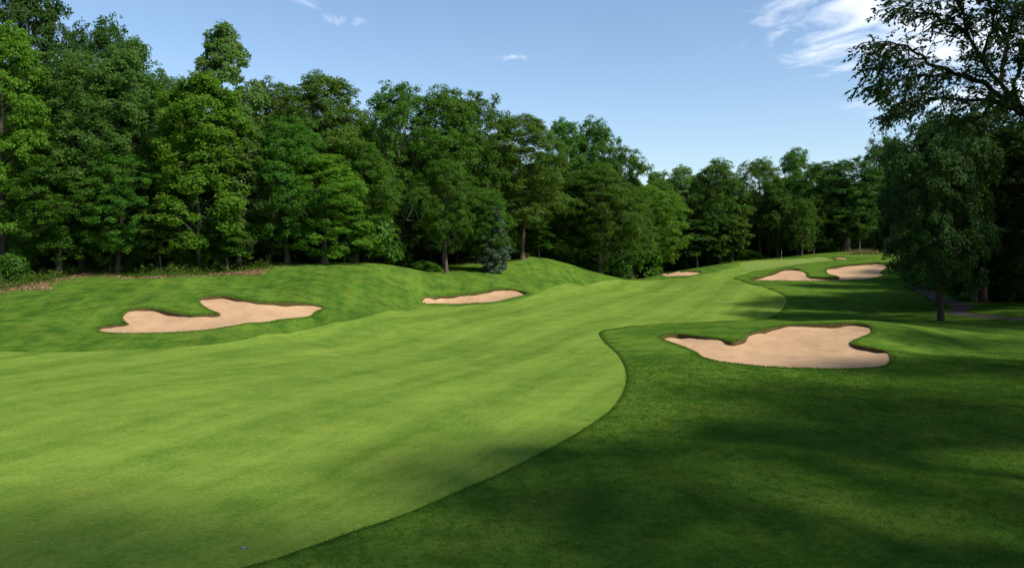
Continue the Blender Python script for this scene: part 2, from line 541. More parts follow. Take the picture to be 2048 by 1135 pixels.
def smooth_line(P, step, closed, wob=0.0):
    n = len(P)
    out = []
    rg = range(n) if closed else range(n - 1)
    for i in rg:
        if closed: p0, p1, p2, p3 = P[i - 1], P[i], P[(i + 1) % n], P[(i + 2) % n]
        else: p0, p1, p2, p3 = P[max(i - 1, 0)], P[i], P[i + 1], P[min(i + 2, n - 1)]
        m = max(1, int(np.linalg.norm(p2 - p1) / step))
        t = (np.arange(m) / m)[:, None]
        # centripetal-like tension keeps corners from overshooting
        m1, m2 = (p2 - p0) * .42, (p3 - p1) * .42
        L = np.linalg.norm(p2 - p1)
        m1 *= min(1, 1.1 * L / max(np.linalg.norm(m1), 1e-6)); m2 *= min(1, 1.1 * L / max(np.linalg.norm(m2), 1e-6))
        out.append((2 * t ** 3 - 3 * t ** 2 + 1) * p1 + (t ** 3 - 2 * t ** 2 + t) * m1 + (-2 * t ** 3 + 3 * t ** 2) * p2 + (t ** 3 - t ** 2) * m2)
    Q = np.concatenate(out)
    if not closed: Q = np.concatenate((Q, P[-1:]))
    if wob: Q = Q + rng.normal(0, wob, Q.shape)
    return Q


def inside(poly, x, y):
    x = np.asarray(x); y = np.asarray(y)
    res = np.zeros(len(x), bool)
    bx = (x > poly[:, 0].min()) & (x < poly[:, 0].max()) & (y > poly[:, 1].min()) & (y < poly[:, 1].max())
    idx = np.where(bx)[0]
    if len(idx) == 0: return res
    xs, ys = x[idx], y[idx]
    r = np.zeros(len(idx), bool)
    X1, Y1 = poly[:, 0], poly[:, 1]
    X2, Y2 = np.roll(X1, -1), np.roll(Y1, -1)
    for a, b, c, d in zip(X1, Y1, X2, Y2):
        if b == d: continue
        r ^= ((b > ys) != (d > ys)) & (xs < (c - a) * (ys - b) / (d - b) + a)
    res[idx] = r
    return res


BUNKERS = [
    ('large heart-notched sand bunker cut into the grassy mound in front of the maples', [
        (197.6, 660.9), (203.4, 655.5), (217.5, 653), (236, 651.5), (257, 650), (244.5, 634.4), (248, 628), (257, 622.7), (283, 618.7), (306.6, 619.4), (344, 627), (379, 631.6),
        (399, 633.4), (414, 631), (440, 629.7), (428.5, 622), (409.7, 612.8), (399, 603), (405, 597.6), (424, 594), (445, 593), (461, 596.4), (484.7, 600.6), (508, 604.8), (531.6, 607.2),
        (566.8, 607.7), (602, 608), (625, 610.5), (647.7, 617), (630, 622), (616, 632), (555, 638.6), (484.7, 646.8), (437.9, 655), (391, 660.9), (344, 663.9), (285.5, 665.5), (226.9, 664.9)]),
    ('slim curved sand bunker between the mound and the blue spruce', [
        (843.8, 601), (846.4, 597), (853.4, 594), (876.9, 594), (900, 593.4), (918, 591), (935.5, 590), (955, 588), (970.6, 584.4), (987, 580.5), (1003.5, 579.3), (1020, 580), (1038.6, 582.5),
        (1053.9, 587), (1046.8, 590), (1017.5, 596.6), (994, 602.8), (970.6, 605), (935.5, 606.6), (888.6, 607), (855.8, 606.9), (847.6, 605)]),
    ('nearest and widest sand bunker, with two grass tongues, in the shaded rough', [
        (1324, 678), (1329, 674), (1353, 670), (1382, 672.6), (1410.5, 676), (1441.6, 680), (1456, 684.6), (1465.5, 686.5), (1480, 683), (1490.7, 677.9), (1499, 669.5), (1530, 661), (1559, 654.4),
        (1609, 651), (1657, 650.3), (1705, 648.7), (1731, 651.5), (1743, 656), (1740.7, 664.7), (1721.6, 673), (1705, 680), (1700, 686), (1707, 691), (1736, 697), (1769.5, 704), (1780, 711),
        (1781.4, 718.5), (1772, 728), (1755, 733), (1693, 736.7), (1645, 736.5), (1585, 735), (1525, 731.7), (1477.5, 727), (1439, 722), (1408, 713.8), (1391, 701.8), (1358, 688.6)]),
    ('two-lobed sand bunker in the face of the hill below the green', [
        (1503.4, 558.8), (1506, 556.6), (1523.8, 554.2), (1542.5, 547.8), (1561, 541.6), (1578.4, 538), (1592.5, 537.7), (1605, 541.6), (1612.8, 546), (1614.4, 552), (1625, 555.4), (1641, 556.3),
        (1667.5, 556), (1679, 554.4), (1670.6, 551.2), (1656.6, 547), (1652.7, 540), (1659.7, 535.3), (1683, 532), (1714, 529), (1738, 526.7), (1753, 525), (1766, 527.5), (1773.8, 532), (1770.6, 537),
        (1759.7, 544), (1767.5, 549.4), (1745.6, 555.6), (1714, 558.8), (1683, 560.6), (1636, 561.6), (1589, 561.6), (1534.7, 561), (1511, 560.6)]),
    ('small flat oval sand bunker at the foot of the dark wood, beside the green approach', [
        (1319, 548.7), (1331.8, 544.9), (1361, 542.7), (1382.5, 542), (1399, 542.3), (1401, 544), (1395, 548.7), (1382.5, 551), (1357, 552), (1335.6, 552.2), (1325, 550)]),
    ('tiny sand bunker high on the hill behind the green, below the tufted grass', [
        (1668, 515.8), (1675, 513.9), (1688, 514.2), (1698, 516.4), (1692, 518.3), (1677, 518.2)]),
]
bunker_lines = []
for i, (lab, pts) in enumerate(BUNKERS):
    bunker_lines.append(outline(pts, (0.22, .3, .2, .35, .35, .4)[i], True, 0.0))
def back_points(Q):
    if np.sum(Q[:, 0] * np.roll(Q[:, 1], -1) - np.roll(Q[:, 0], -1) * Q[:, 1]) < 0: Q = Q[::-1]
    tg = unit(np.roll(Q, -1, 0) - np.roll(Q, 1, 0))
    return Q[tg[:, 0] < -.25][::2]


FAIR = outline([
    (-60, 46, 0), (-38, 47.6, 0), (0, 702), (100, 703), (200, 702), (300, 697.5), (400, 690), (480, 680), (560, 667), (640, 652), (720, 636), (790, 620), (845, 613), (900, 612), (960, 609.5), (1015, 603),
    (1062, 592), (1085, 582), (1105, 573), (1150, 567), (1200, 563), (1260, 560.5), (1300, 560), (1345, 557), (1385, 553.5), (1420, 546), (1455, 538), (1480, 534), (1510, 541), (1482, 550), (1467, 556), (1482, 561),
    (1530, 575), (1563, 588), (1574, 600), (1564, 618), (1530, 636), (1450, 641), (1350, 646), (1250, 653), (1206, 660), (1198, 668), (1210, 685), (1232, 705), (1248, 730), (1253, 755),
    (1245, 785), (1220, 820), (1170, 855), (1100, 895), (1000, 945), (850, 1010), (700, 1063), (560, 1113), (480, 1135), (-9, 10, 0), (-14, 0, 0), (-24, -14, 0), (-60, -14, 0)], .35)
GREEN = outline([(1480, 534), (1488, 524), (1520, 521), (1570, 519.5), (1610, 517), (1650, 514), (1668, 520), (1640, 523), (1600, 528), (1560, 534), (1510, 541)], .6, True)
PATH_C = smooth_line(np.array([(55, 40), (47, 54), (41.5, 65), (39.8, 72), *[on_ground(*p) for p in ((1930, 612), (1880, 597), (1858, 586))], (49.0, 98), (53, 104), (62, 112), (75, 122)], float), 1.0, False)
_t = unit(np.gradient(PATH_C, axis=0)); _nrm = np.stack((-_t[:, 1], _t[:, 0]), 1)
PATH = np.concatenate((PATH_C + _nrm * .85, (PATH_C - _nrm * .85)[::-1]))
WOOD = outline([(-100, 60, 0), (-60, 66, 0), (-60, 590), (0, 582), (45, 576), (85, 563), (115, 553), (150, 548.5), (200, 551), (250, 555.5), (310, 557), (370, 552), (440, 549), (520, 539), (-26, 88, 0), (-22, 96, 0), (-20, 112, 0), (-8, 122, 0), (4, 128, 0), (13, 133, 0),
                (20, 140, 0), (30, 158, 0), (48, 168, 0), (70, 168, 0), (84, 150, 0), (80, 128, 0), (64, 106, 0), (58, 92, 0), (52, 80, 0), (48, 70, 0), (52, 58, 0), (62, 48, 0), (110, 40, 0), (115, 205, 0), (-100, 205, 0)], 1.0)


ROLL = [(back_points(Q), a) for Q, a in zip(bunker_lines, (.09, .08, .09, .04, .04, .02))]


# ------------------------------------------------------------------ ground mesh
def build_ground():
    verts, edges = [], []

    def add_line(Q):
        s = len(verts)
        verts.extend(map(tuple, Q))
        edges.extend((s + i, s + (i + 1) % len(Q)) for i in range(len(Q)))
    for Q in bunker_lines + [FAIR, GREEN, PATH, WOOD]: add_line(Q)
    # graded scatter of points
    pts = []
    Y = 11.0
    while Y < 185:
        dy = max(.25, .0095 * Y)
        half = .72 * Y + 9
        dx = max(.3, .0115 * Y)
        xs = np.arange(-half, half, dx)
        pts.append(np.stack((xs + rng.uniform(-.3, .3, len(xs)) * dx, np.full(len(xs), Y) + rng.uniform(-.3, .3, len(xs)) * dy), 1))
        Y += dy
    for s, lo, hi in ((3.0, -40, 215),):
        gx, gy = np.meshgrid(np.arange(-125, 126, s), np.arange(lo, hi, s))
        q = np.stack((gx.ravel(), gy.ravel()), 1)
        q = q[~((np.abs(q[:, 0]) < .72 * q[:, 1] + 9) & (q[:, 1] > 11) & (q[:, 1] < 185))]
        pts.append(q + rng.uniform(-.6, .6, q.shape))
    a = np.linspace(0, 2 * math.pi, 48, endpoint=False)
    for rr in (300, 600, 1500): pts.append(np.stack((rr * np.cos(a), 80 + rr * np.sin(a)), 1))
    for i, Q in enumerate(bunker_lines):
        s = (0.3, .5, .28, .6, .6, .6)[i]
        lo, hi = Q.min(0) - 1, Q.max(0) + 1
        gx, gy = np.meshgrid(np.arange(lo[0], hi[0], s), np.arange(lo[1], hi[1], s))
        q = np.stack((gx.ravel(), gy.ravel()), 1); q += rng.uniform(-.25, .25, q.shape) * s
        pts.append(q)
    pts = np.concatenate(pts)
    # keep points off the outlines
    lines = np.concatenate(bunker_lines + [FAIR, GREEN, PATH, WOOD])
    cell = {}
    for x, y in lines: cell.setdefault((int(x // 1), int(y // 1)), []).append((x, y))
    keep = []
    for x, y in pts:
        ok = True
        ci, cj = int(x // 1), int(y // 1)
        for i in (-1, 0, 1):
            for j in (-1, 0, 1):
                for u, v in cell.get((ci + i, cj + j), ()):
                    if (u - x) ** 2 + (v - y) ** 2 < .016: ok = False; break
                if not ok: break
            if not ok: break
        keep.append(ok)
    pts = pts[np.array(keep)]
    verts.extend(map(tuple, pts))
    r = geometry.delaunay_2d_cdt([Vector(v) for v in verts], edges, [], 0, 1e-4)
    V = np.array([tuple(v) for v in r[0]])
    T = np.array([tuple(f) for f in r[2] if len(f) == 3], np.int32)
    # upward faces
    a, b, c = V[T[:, 0]], V[T[:, 1]], V[T[:, 2]]
    cr = (b[:, 0] - a[:, 0]) * (c[:, 1] - a[:, 1]) - (b[:, 1] - a[:, 1]) * (c[:, 0] - a[:, 0])
    T[cr < 0] = T[cr < 0][:, ::-1]
    return V, T


V2, TRI = build_ground()
ZG = ground(V2[:, 0], V2[:, 1])
cen = V2[TRI].mean(1)
cls = np.zeros(len(TRI), int)                       # 0 rough
cls[inside(WOOD, cen[:, 0], cen[:, 1])] = 4
far = (np.abs(cen[:, 0]) > 108) | (cen[:, 1] > 204)
cls[far] = 4
cls[inside(FAIR, cen[:, 0], cen[:, 1])] = 1
cls[inside(GREEN, cen[:, 0], cen[:, 1])] = 2
cls[inside(PATH, cen[:, 0], cen[:, 1])] = 3
for i, Q in enumerate(bunker_lines): cls[inside(Q, cen[:, 0], cen[:, 1])] = 10 + i


def sub_mesh(sel, z):
    T = TRI[sel]
    u, inv = np.unique(T, return_inverse=True)
    return np.column_stack((V2[u], z[u])), inv.reshape(-1, 3), u


def border_edges(a_sel, other):
    """directed edges of faces a that are shared with a face of another class set"""
    own = {}
    for k in np.where(a_sel)[0]:
        t = TRI[k]
        for i in range(3): own[(t[i], t[(i + 1) % 3])] = k
    oth = set()
    for k in np.where(other)[0]:
        t = TRI[k]
        for i in range(3): oth.add((t[(i + 1) % 3], t[i]))
    return [e for e in own if e in oth]


DROP = {1: .014, 2: .02, 3: .02, 4: 0.0}
for k, name, mat, lab in ((1, 'fairway', 'fairway', 'broad striped bright green mown fairway'), (2, 'putting_green', 'green', 'pale smooth putting green on top of the hill'),
                          (3, 'cart_path', 'path', 'grey asphalt cart path curving behind the shaded tree'), (4, 'forest_floor', 'forest_floor', 'dark brown leaf-strewn forest floor under the trees')):
    v, t, u = sub_mesh(cls == k, ZG - DROP[k])
    o = link(name, np_mesh(name, v, t.ravel(), np.full(len(t), 3), [M[mat]], True))
    tag(o, lab, {'fairway': 'fairway', 'putting_green': 'green', 'cart_path': 'path', 'forest_floor': 'ground'}[name], kind='structure')
v, t, u = sub_mesh(cls == 0, ZG)
remap = {g: i for i, g in enumerate(u)}
E = border_edges(cls == 0, (cls >= 1) & (cls <= 3))
ev = np.array([(a, b) for a, b in E])
n0 = len(v)
w = np.column_stack((V2[ev.ravel()], ZG[ev.ravel()] - .09))
quads = []
for i, (a, b) in enumerate(E): quads.append((remap[b], remap[a], n0 + 2 * i, n0 + 2 * i + 1))
loops = np.concatenate((t.ravel(), np.array(quads).ravel()))
counts = np.concatenate((np.full(len(t), 3), np.full(len(quads), 4)))
o = link('rough', np_mesh('rough', np.concatenate((v, w)), loops, counts, [M['rough']], True))
tag(o, 'darker green rough grass rolling over mounds around the fairway', 'rough', kind='structure')

# ------------------------------------------------------------------ bunkers
LIPS = []
for i, (lab, pts) in enumerate(BUNKERS):
    sel = cls == 10 + i
    Q = bunker_lines[i]
    area = np.sum(Q[:, 0] * np.roll(Q[:, 1], -1) - np.roll(Q[:, 0], -1) * Q[:, 1])
    if area < 0: Q = Q[::-1]
    tg = unit(np.roll(Q, -1, 0) - np.roll(Q, 1, 0))
    nin = np.stack((-tg[:, 1], tg[:, 0]), 1)                    # inward
    slope_up = -nin[:, 1]                                       # back edges face the fairway side
    lip = .05 + (.15, .13, .14, .17, .13, .12)[i] * np.clip(slope_up * 1.6 + .35, 0, 1)
    sarc = np.cumsum(np.linalg.norm(np.roll(Q, -1, 0) - Q, axis=1))
    lip = lip * (1 + .35 * np.sin(sarc * 1.1 + i) + .25 * np.sin(sarc * 2.9 + 2 * i))
    lip = (lip + np.roll(lip, 1) + np.roll(lip, -1) + np.roll(lip, 2) + np.roll(lip, -2)) / 5
    T = TRI[sel]
    u, inv = np.unique(T, return_inverse=True)
    P = V2[u]
    d2 = ((P[:, None] - Q[None]) ** 2).sum(-1)
    wgt = 1 / (d2 + .02) ** 1.6
    ld = (wgt * lip).sum(1) / wgt.sum(1)
    dmin = np.sqrt(d2.min(1))
    extra = .13 * (1 - np.exp(-dmin / 1.0))
    z = ZG[u] - ld - extra + .022 * np.sin(P[:, 0] * 1.9 + P[:, 1] * 1.1) * np.sin(P[:, 1] * 1.3 + 1) + .010 * np.sin(P[:, 0] * 5.1 + 2 * np.sin(P[:, 1] * 2)) + rng.normal(0, .003, len(P))
    c = Q.mean(0)
    base = np.array((c[0], c[1], float(ground(c[:1], c[1:])[0]) - .2))
    root = empty('sand_bunker', base)
    tag(root, lab, 'bunker', 'sand bunkers beside the fairway')
    me = np_mesh('sand', np.column_stack((P, z)) - base, inv, np.full(len(T), 3), [M['sand']], True)
    link('sand', me, root)
    # lip wall: follows the outline from turf edge to below the sand
    n = len(Q)
    zt = ground(Q[:, 0], Q[:, 1])
    jag = rng.normal(0, .025, n)
    ring = [np.column_stack((Q - nin * .01, zt + .004)), np.column_stack((Q + nin * (.03 + .02 * rng.random((n, 1))), zt - lip * .45)),
            np.column_stack((Q + nin * (.02 + np.abs(jag)[:, None]), zt - lip - .12))]
    vv = np.concatenate(ring) - base
    idx = np.arange(n); nx = (idx + 1) % n
    q = np.concatenate([np.stack((r * n + idx, r * n + nx, (r + 1) * n + nx, (r + 1) * n + idx), 1) for r in range(2)])
    link('turf_lip', np_mesh('turf_lip', vv, q.ravel(), np.full(len(q), 4), [M['soil']], True), root)
    # grass fringe along the edge
    dens = (130, 80, 150, 60, 60, 50)[i]
    seg = np.linalg.norm(np.roll(Q, -1, 0) - Q, axis=1)
    m = int(seg.sum() * dens)
    k = rng.choice(n, m, p=seg / seg.sum())
    fr = rng.random((m, 1))
    p = Q[k] * (1 - fr) + np.roll(Q, -1, 0)[k] * fr
    off = rng.uniform(-.35, .02, (m, 1))
    p = p + nin[k] * off
    bz = ground(p[:, 0], p[:, 1])
    ln = rng.uniform(.05, .17, m) * (1, 1.15, 1, 1.4, 1.4, 1.6)[i]
    hang = np.clip(1 + off[:, 0] / .12, 0, 1)
    tip = np.column_stack((p + nin[k] * (ln * (.3 + .6 * hang))[:, None] + rng.normal(0, .03, (m, 2)), bz + ln * (.9 - 1.1 * hang)))
    sd = np.column_stack((tg[k], np.zeros(m))) * (rng.uniform(.008, .018, m) * (1, 1.5, 1, 2, 2, 2)[i])[:, None]
    b3 = np.column_stack((p, bz - .01))
    vv = np.stack((b3 - sd, b3 + sd, tip), 1).reshape(-1, 3) - base
    fo = link('grass_fringe', np_mesh('grass_fringe', vv, np.arange(3 * m), np.full(m, 3), [M['blade']], tint=rng.random(m)), root)
    tag(fo, kind='stuff')

# ------------------------------------------------------------------ trees: shape library
def tube(path, radii, sides, V, L, C):
    path = np.asarray(path, float)
    n = len(path)
    t = unit(np.gradient(path, axis=0))
    ref = np.array((0.31, 0.95, 0.05)) if abs(t[0, 2]) > .6 else np.array((0, 0, 1.0))
    a = unit(np.cross(t, ref)); b = np.cross(t, a)
    ang = np.arange(sides) / sides * 2 * math.pi
    s = sum(len(x) for x in V)
    ring = path[:, None] + (a[:, None] * np.cos(ang)[None, :, None] + b[:, None] * np.sin(ang)[None, :, None]) * np.asarray(radii)[:, None, None]
    V.append(ring.reshape(-1, 3))
    i = np.arange(n - 1)[:, None] * sides
    j = np.arange(sides)[None]
    jn = (j + 1) % sides
    q = np.stack((s + i + j, s + i + jn, s + i + sides + jn, s + i + sides + j), -1).reshape(-1, 4)
    L.append(q.ravel()); C.append(np.full(len(q), 4))


def bez(p0, p1, p2, n):
    t = np.linspace(0, 1, n)[:, None]
    return (1 - t) ** 2 * p0 + 2 * t * (1 - t) * p1 + t * t * p2


def leaf_cloud(sprays, normals, per, rad, leaf_l, leaf_w, g, flat=.25, droop=0.0, tint_s=None, tintj=.2, six=False):
    """leaves laid out in small fan-shaped sprays; returns V, loops, counts, tint"""
    n = len(sprays)
    N = n * per
    nr = np.repeat(unit(normals), per, 0)
    ref = unit(g.normal(size=(n, 3)))
    a = unit(np.cross(unit(normals), ref)); b = np.cross(unit(normals), a)
    a = np.repeat(a, per, 0); b = np.repeat(b, per, 0)
    ang = g.uniform(0, 2 * math.pi, N); rr = np.sqrt(g.random(N)) * np.repeat(rad, per)
    out = a * np.cos(ang)[:, None] + b * np.sin(ang)[:, None]
    c = np.repeat(sprays, per, 0) + out * rr[:, None] + nr * (g.normal(0, flat, N) * np.repeat(rad, per))[:, None]
    c[:, 2] -= droop * rr
    d = unit(out + g.normal(0, .55, (N, 3)) + np.array((0, 0, -droop)))
    nn = unit(nr + g.normal(0, .5, (N, 3)))
    s = unit(np.cross(d, nn))
    sz = g.uniform(.65, 1.25, N)
    hl = (leaf_l * .5 * sz)[:, None]; hw = (leaf_w * .5 * sz)[:, None]
    fold = np.cross(s, d) * hw * .35
    v = np.stack((c - d * hl, c + s * hw + fold - d * hl * .1, c + d * hl, c - s * hw + fold - d * hl * .1), 1)
    loops = np.arange(N * 4)
    ts = g.random(n) if tint_s is None else tint_s
    tint = np.clip(np.repeat(ts, per) * (1 - tintj) + g.random(N) * tintj, 0, 1)
    return v.reshape(-1, 3), loops, np.full(N, 4), tint


def profile(kind, t):
    if kind == 'oval': return (1 - np.abs(np.where(t > .45, (t - .45) / .57, (.45 - t) / .62)) ** 2.5) ** .5
    if kind == 'round': return (1 - np.abs(np.where(t > .5, (t - .5) / .53, (.5 - t) / .58)) ** 2.4) ** .5
    if kind == 'column': return np.clip(.8 + .4 * np.sin(t * 3.0) - .9 * t ** 3.2, .12, 1.1) * .85
    if kind == 'cone': return np.clip(1.02 - t * .97, .03, 1)
    if kind == 'egg': return np.clip(np.minimum(1, .45 + t * 2.4), 0, 1) * np.sqrt(np.clip(1.02 - t ** 3.0, .02, 1))
    if kind == 'umbrella': return np.clip(.55 + .75 * t, 0, 1.05) * np.sqrt(np.clip(1 - t ** 4.5, .02, 1))
    if kind == 'spruce': return np.clip(np.minimum(1.0, .82 + t * .6), 0, 1) * np.clip(1.06 - t ** 2.6, .05, 1)
    return np.ones_like(t)


PROTO = {}


def make_tree(key, seed, H, Rad, base, kind, lobes=44, clumps=11, sprays=6, per=18, spray_r=.5, leaf=(.235, .16), lobe=.36, clump=.75, up=.32, rise=.55, bark='bark',
              leafm='leaf_maple', trunk_r=.3, lump=.16, droop=.12, vflat=.95, trunk_top=.84, open_low=False):
    """a tree: tapered trunk, limbs out to rounded lobes, each lobe covered with leaf clumps"""
    g = np.random.default_rng(seed)
    TV, TL, TC = [], [], []
    top = H * trunk_top
    zs = np.linspace(-.35, top, 10)
    wob = np.cumsum(g.normal(0, .09, (10, 2)), 0) * (H / 20); wob -= wob[0]
    tp = np.column_stack((wob, zs))
    rad = trunk_r * (1 - np.linspace(0, 1, 10)) ** .8 + .03 * min(1, trunk_r / .2)
    rad[0] *= 1.5; rad[1] *= 1.05
    tube(tp, rad, 8, TV, TL, TC)

    def trunk_at(z):
        return np.array((np.interp(z, zs, tp[:, 0]), np.interp(z, zs, tp[:, 1]), z))
    cl, cs, cn, ct = [], [], [], []
    ph = g.uniform(0, 6.28, 6)
    for i in range(lobes):
        t = ((i + g.uniform(.1, .9)) / lobes) ** .88
        az = i * 2.39996 + g.normal(0, .3)
        lumpf = 1 + lump * (math.sin(2 * az + 5 * t + ph[0]) + .7 * math.sin(3 * az - 7 * t + ph[1]) + .6 * math.sin(9 * t + ph[2]))
        pr = float(profile(kind, np.array(t)))
        rl = Rad * lobe * g.uniform(.75, 1.2) * (.72 + .28 * pr)
        rr = max(0.0, Rad * pr * lumpf - rl * .8) * (g.uniform(.8, 1.0) if i % 4 else math.sqrt(g.uniform(.0, .6)))
        zt = base + rl * vflat * .7 + t * (H - base - rl * vflat * 1.5)
        ctr = np.array((math.cos(az) * rr, math.sin(az) * rr, zt))
        za = float(np.clip(zt - rr * rise - .04 * H, base * .7, top * .97))
        a0 = trunk_at(za)
        mid = a0 * .45 + ctr * .55 + np.array((0, 0, rr * .14))
        path = bez(a0, mid, ctr, 6)
        r0 = max(.02, trunk_r * .34 * (1 - t * .65))
        tube(path, np.linspace(r0, r0 * .3, 6), 5, TV, TL, TC)
        outw = unit(np.array((math.cos(az), math.sin(az), .15 + 1.1 * t * t)))
        tc_ = g.random()
        k = 0
        while k < clumps:
            d = unit(g.normal(size=3))
            if d @ outw + .35 * d[2] < -.5: continue
            rk = rl * g.uniform(.72, 1.12)
            q = ctr + d * rk * np.array((1, 1, vflat))
            k += 1
            if k % 2: tube(np.array((ctr, (ctr + q) / 2 + np.array((0, 0, .05)), q)), (r0 * .28, r0 * .18, .008), 3, TV, TL, TC)
            cl.append(q); cs.append(clump * g.uniform(.65, 1.25)); cn.append(unit(d + outw * .4))
            ct.append(.5 * tc_ + .5 * g.random())
    cl = np.array(cl); cs = np.array(cs); cn = np.array(cn); ct = np.array(ct)
    m = len(cl)
    off = unit(g.normal(size=(m * sprays, 3)) + np.repeat(cn, sprays, 0) * .7) * (g.random((m * sprays, 1)) ** .5)
    off[:, 2] = off[:, 2] * (.35 + .5 * vflat)
    C = np.repeat(cl, sprays, 0) + off * np.repeat(cs, sprays)[:, None]
    N = unit(off * .5 + np.repeat(cn, sprays, 0) * .7 + np.array((0, 0, up)) + g.normal(0, .3, (m * sprays, 3)))
    tt = .12 + .76 * (np.repeat(ct, sprays) * .65 + g.random(m * sprays) * .35)
    kp = C[:, 2] > .06
    C, N, tt = C[kp], N[kp], tt[kp]
    lv, ll, lc, lt = leaf_cloud(C, N, per, spray_r * g.uniform(.6, 1.2, len(C)), leaf[0], leaf[1], g, .25, droop, tt)
    tm = np_mesh(key + '_trunk', np.concatenate(TV), np.concatenate(TL), np.concatenate(TC), [M[bark]], True)
    cm = np_mesh(key + '_crown', lv, ll, lc, [M[leafm]], tint=lt)
    zmax = np.percentile(lv[:, 2], 99.8)
    rx = np.percentile(np.hypot(lv[:, 0], lv[:, 1]), 97)
    PROTO[key] = dict(trunk=tm, crown=cm, H=float(zmax), R=float(rx))
    return len(lt)


make_tree('maple_a', 11, 24, 5.2, 2.8, 'oval', leafm='leaf_maple', droop=.2)
make_tree('maple_b', 12, 24, 5.0, 2.6, 'egg', leafm='leaf_silver', droop=.25, up=.5, lobe=.31, vflat=1.0)
make_tree('oak_a', 21, 24, 6.0, 4.6, 'round', lobe=.34, leafm='leaf_oak', lump=.2)
make_tree('oak_b', 22, 23, 5.6, 2.0, 'oval', lobe=.34, leafm='leaf_oak', lump=.2)
make_tree('oak_c', 23, 22, 6.2, 4.2, 'umbrella', lobes=40, lobe=.36, vflat=.75, leafm='leaf_dark', lump=.14, trunk_r=.5)
make_tree('aspen', 31, 25, 3.6, 3.0, 'oval', lobes=46, clumps=10, lobe=.36, clump=.6, spray_r=.4, leaf=(.22, .19), leafm='leaf_aspen', bark='bark_pale', trunk_r=.24, lump=.24, rise=.9, vflat=1.0)
make_tree('cottonwood', 32, 23, 3.9, 1.7, 'egg', lobes=44, lobe=.34, leaf=(.24, .2), leafm='leaf_bright', bark='bark_pale', trunk_r=.2, rise=.7, lump=.2, vflat=.95)
make_tree('locust', 41, 24, 5.2, 3.0, 'egg', lobe=.33, leaf=(.34, .11), leafm='leaf_olive', droop=.5, up=.4, lump=.22)
make_tree('beech', 51, 23, 5.4, 1.6, 'egg', lobe=.33, vflat=.65, leafm='leaf_bright', droop=.15, up=.9, rise=.3, lump=.16)
make_tree('maple_c', 13, 23, 5.8, 2.2, 'round', lobe=.34, leafm='leaf_maple', droop=.25, up=.5, lump=.18)
make_tree('oak_d', 24, 23, 6.2, 3.2, 'oval', lobe=.36, clumps=12, leafm='leaf_oak', lump=.2, droop=.2)
make_tree('pine', 61, 23, 4.6, 4.5, 'oval', lobe=.33, vflat=.7, leaf=(.34, .09), spray_r=.48, leafm='leaf_olive', bark='bark_red', droop=.15, up=.7, rise=.2, trunk_r=.2)
make_tree('spruce', 71, 10, 2.1, .05, 'spruce', lobes=64, clumps=9, sprays=5, per=15, lobe=.24, clump=.34, spray_r=.25, leaf=(.24, .07), leafm='leaf_spruce', bark='bark', droop=.6, up=.2, rise=-.1, trunk_r=.2, lump=.13, vflat=.6, trunk_top=.95)
make_tree('sapling', 81, 9, 1.9, 1.6, 'egg', lobes=16, clumps=9, sprays=5, per=11, lobe=.36, clump=.5, spray_r=.36, leaf=(.26, .17), leafm='leaf_bright', bark='bark_pale', trunk_r=.075, rise=.5, vflat=.6, up=1.0)
make_tree('bush', 91, 2.2, 1.5, .05, 'round', lobes=16, clumps=9, sprays=5, per=9, lobe=.36, clump=.32, spray_r=.26, leaf=(.19, .11), leafm='leaf_fern', trunk_r=.035, trunk_top=.6, rise=.7)
make_tree('shade', 101, 19, 6.3, 3.2, 'round', lobes=40, clumps=11, lobe=.34, leaf=(.28, .17), leafm='leaf_dark', bark='bark_dark', droop=.08, up=.4, lump=.2, trunk_r=.3)


make_tree('shade_open', 102, 22, 6.5, 4.0, 'round', lobes=28, clumps=9, sprays=5, per=14, lobe=.36, leaf=(.3, .18), leafm='leaf_oak', bark='bark', droop=.3, trunk_r=.34)


def place_tree(name, proto, x, y, top_z=None, width=None, label='', cat='tree', group=None, leaf=None, rz=None, height=None, bark=None):
    P = PROTO[proto]
    z = gz(x, y)
    h = (top_z - z) if height is None else height
    sz = h / P['H']
    sx = (width / 2 / P['R']) if width else sz
    rz = random.uniform(0, 6.28) if rz is None else rz
    root = empty(name, (x, y, z), rz, (sx, sx, sz))
    tag(root, label, cat, group)
    t = link('trunk', P['trunk'], root)
    c = link('crown', P['crown'], root)
    if leaf:
        c.material_slots[0].link = 'OBJECT'; c.material_slots[0].material = M[leaf]
    if bark:
        t.material_slots[0].link = 'OBJECT'; t.material_slots[0].material = M[bark]
    return root


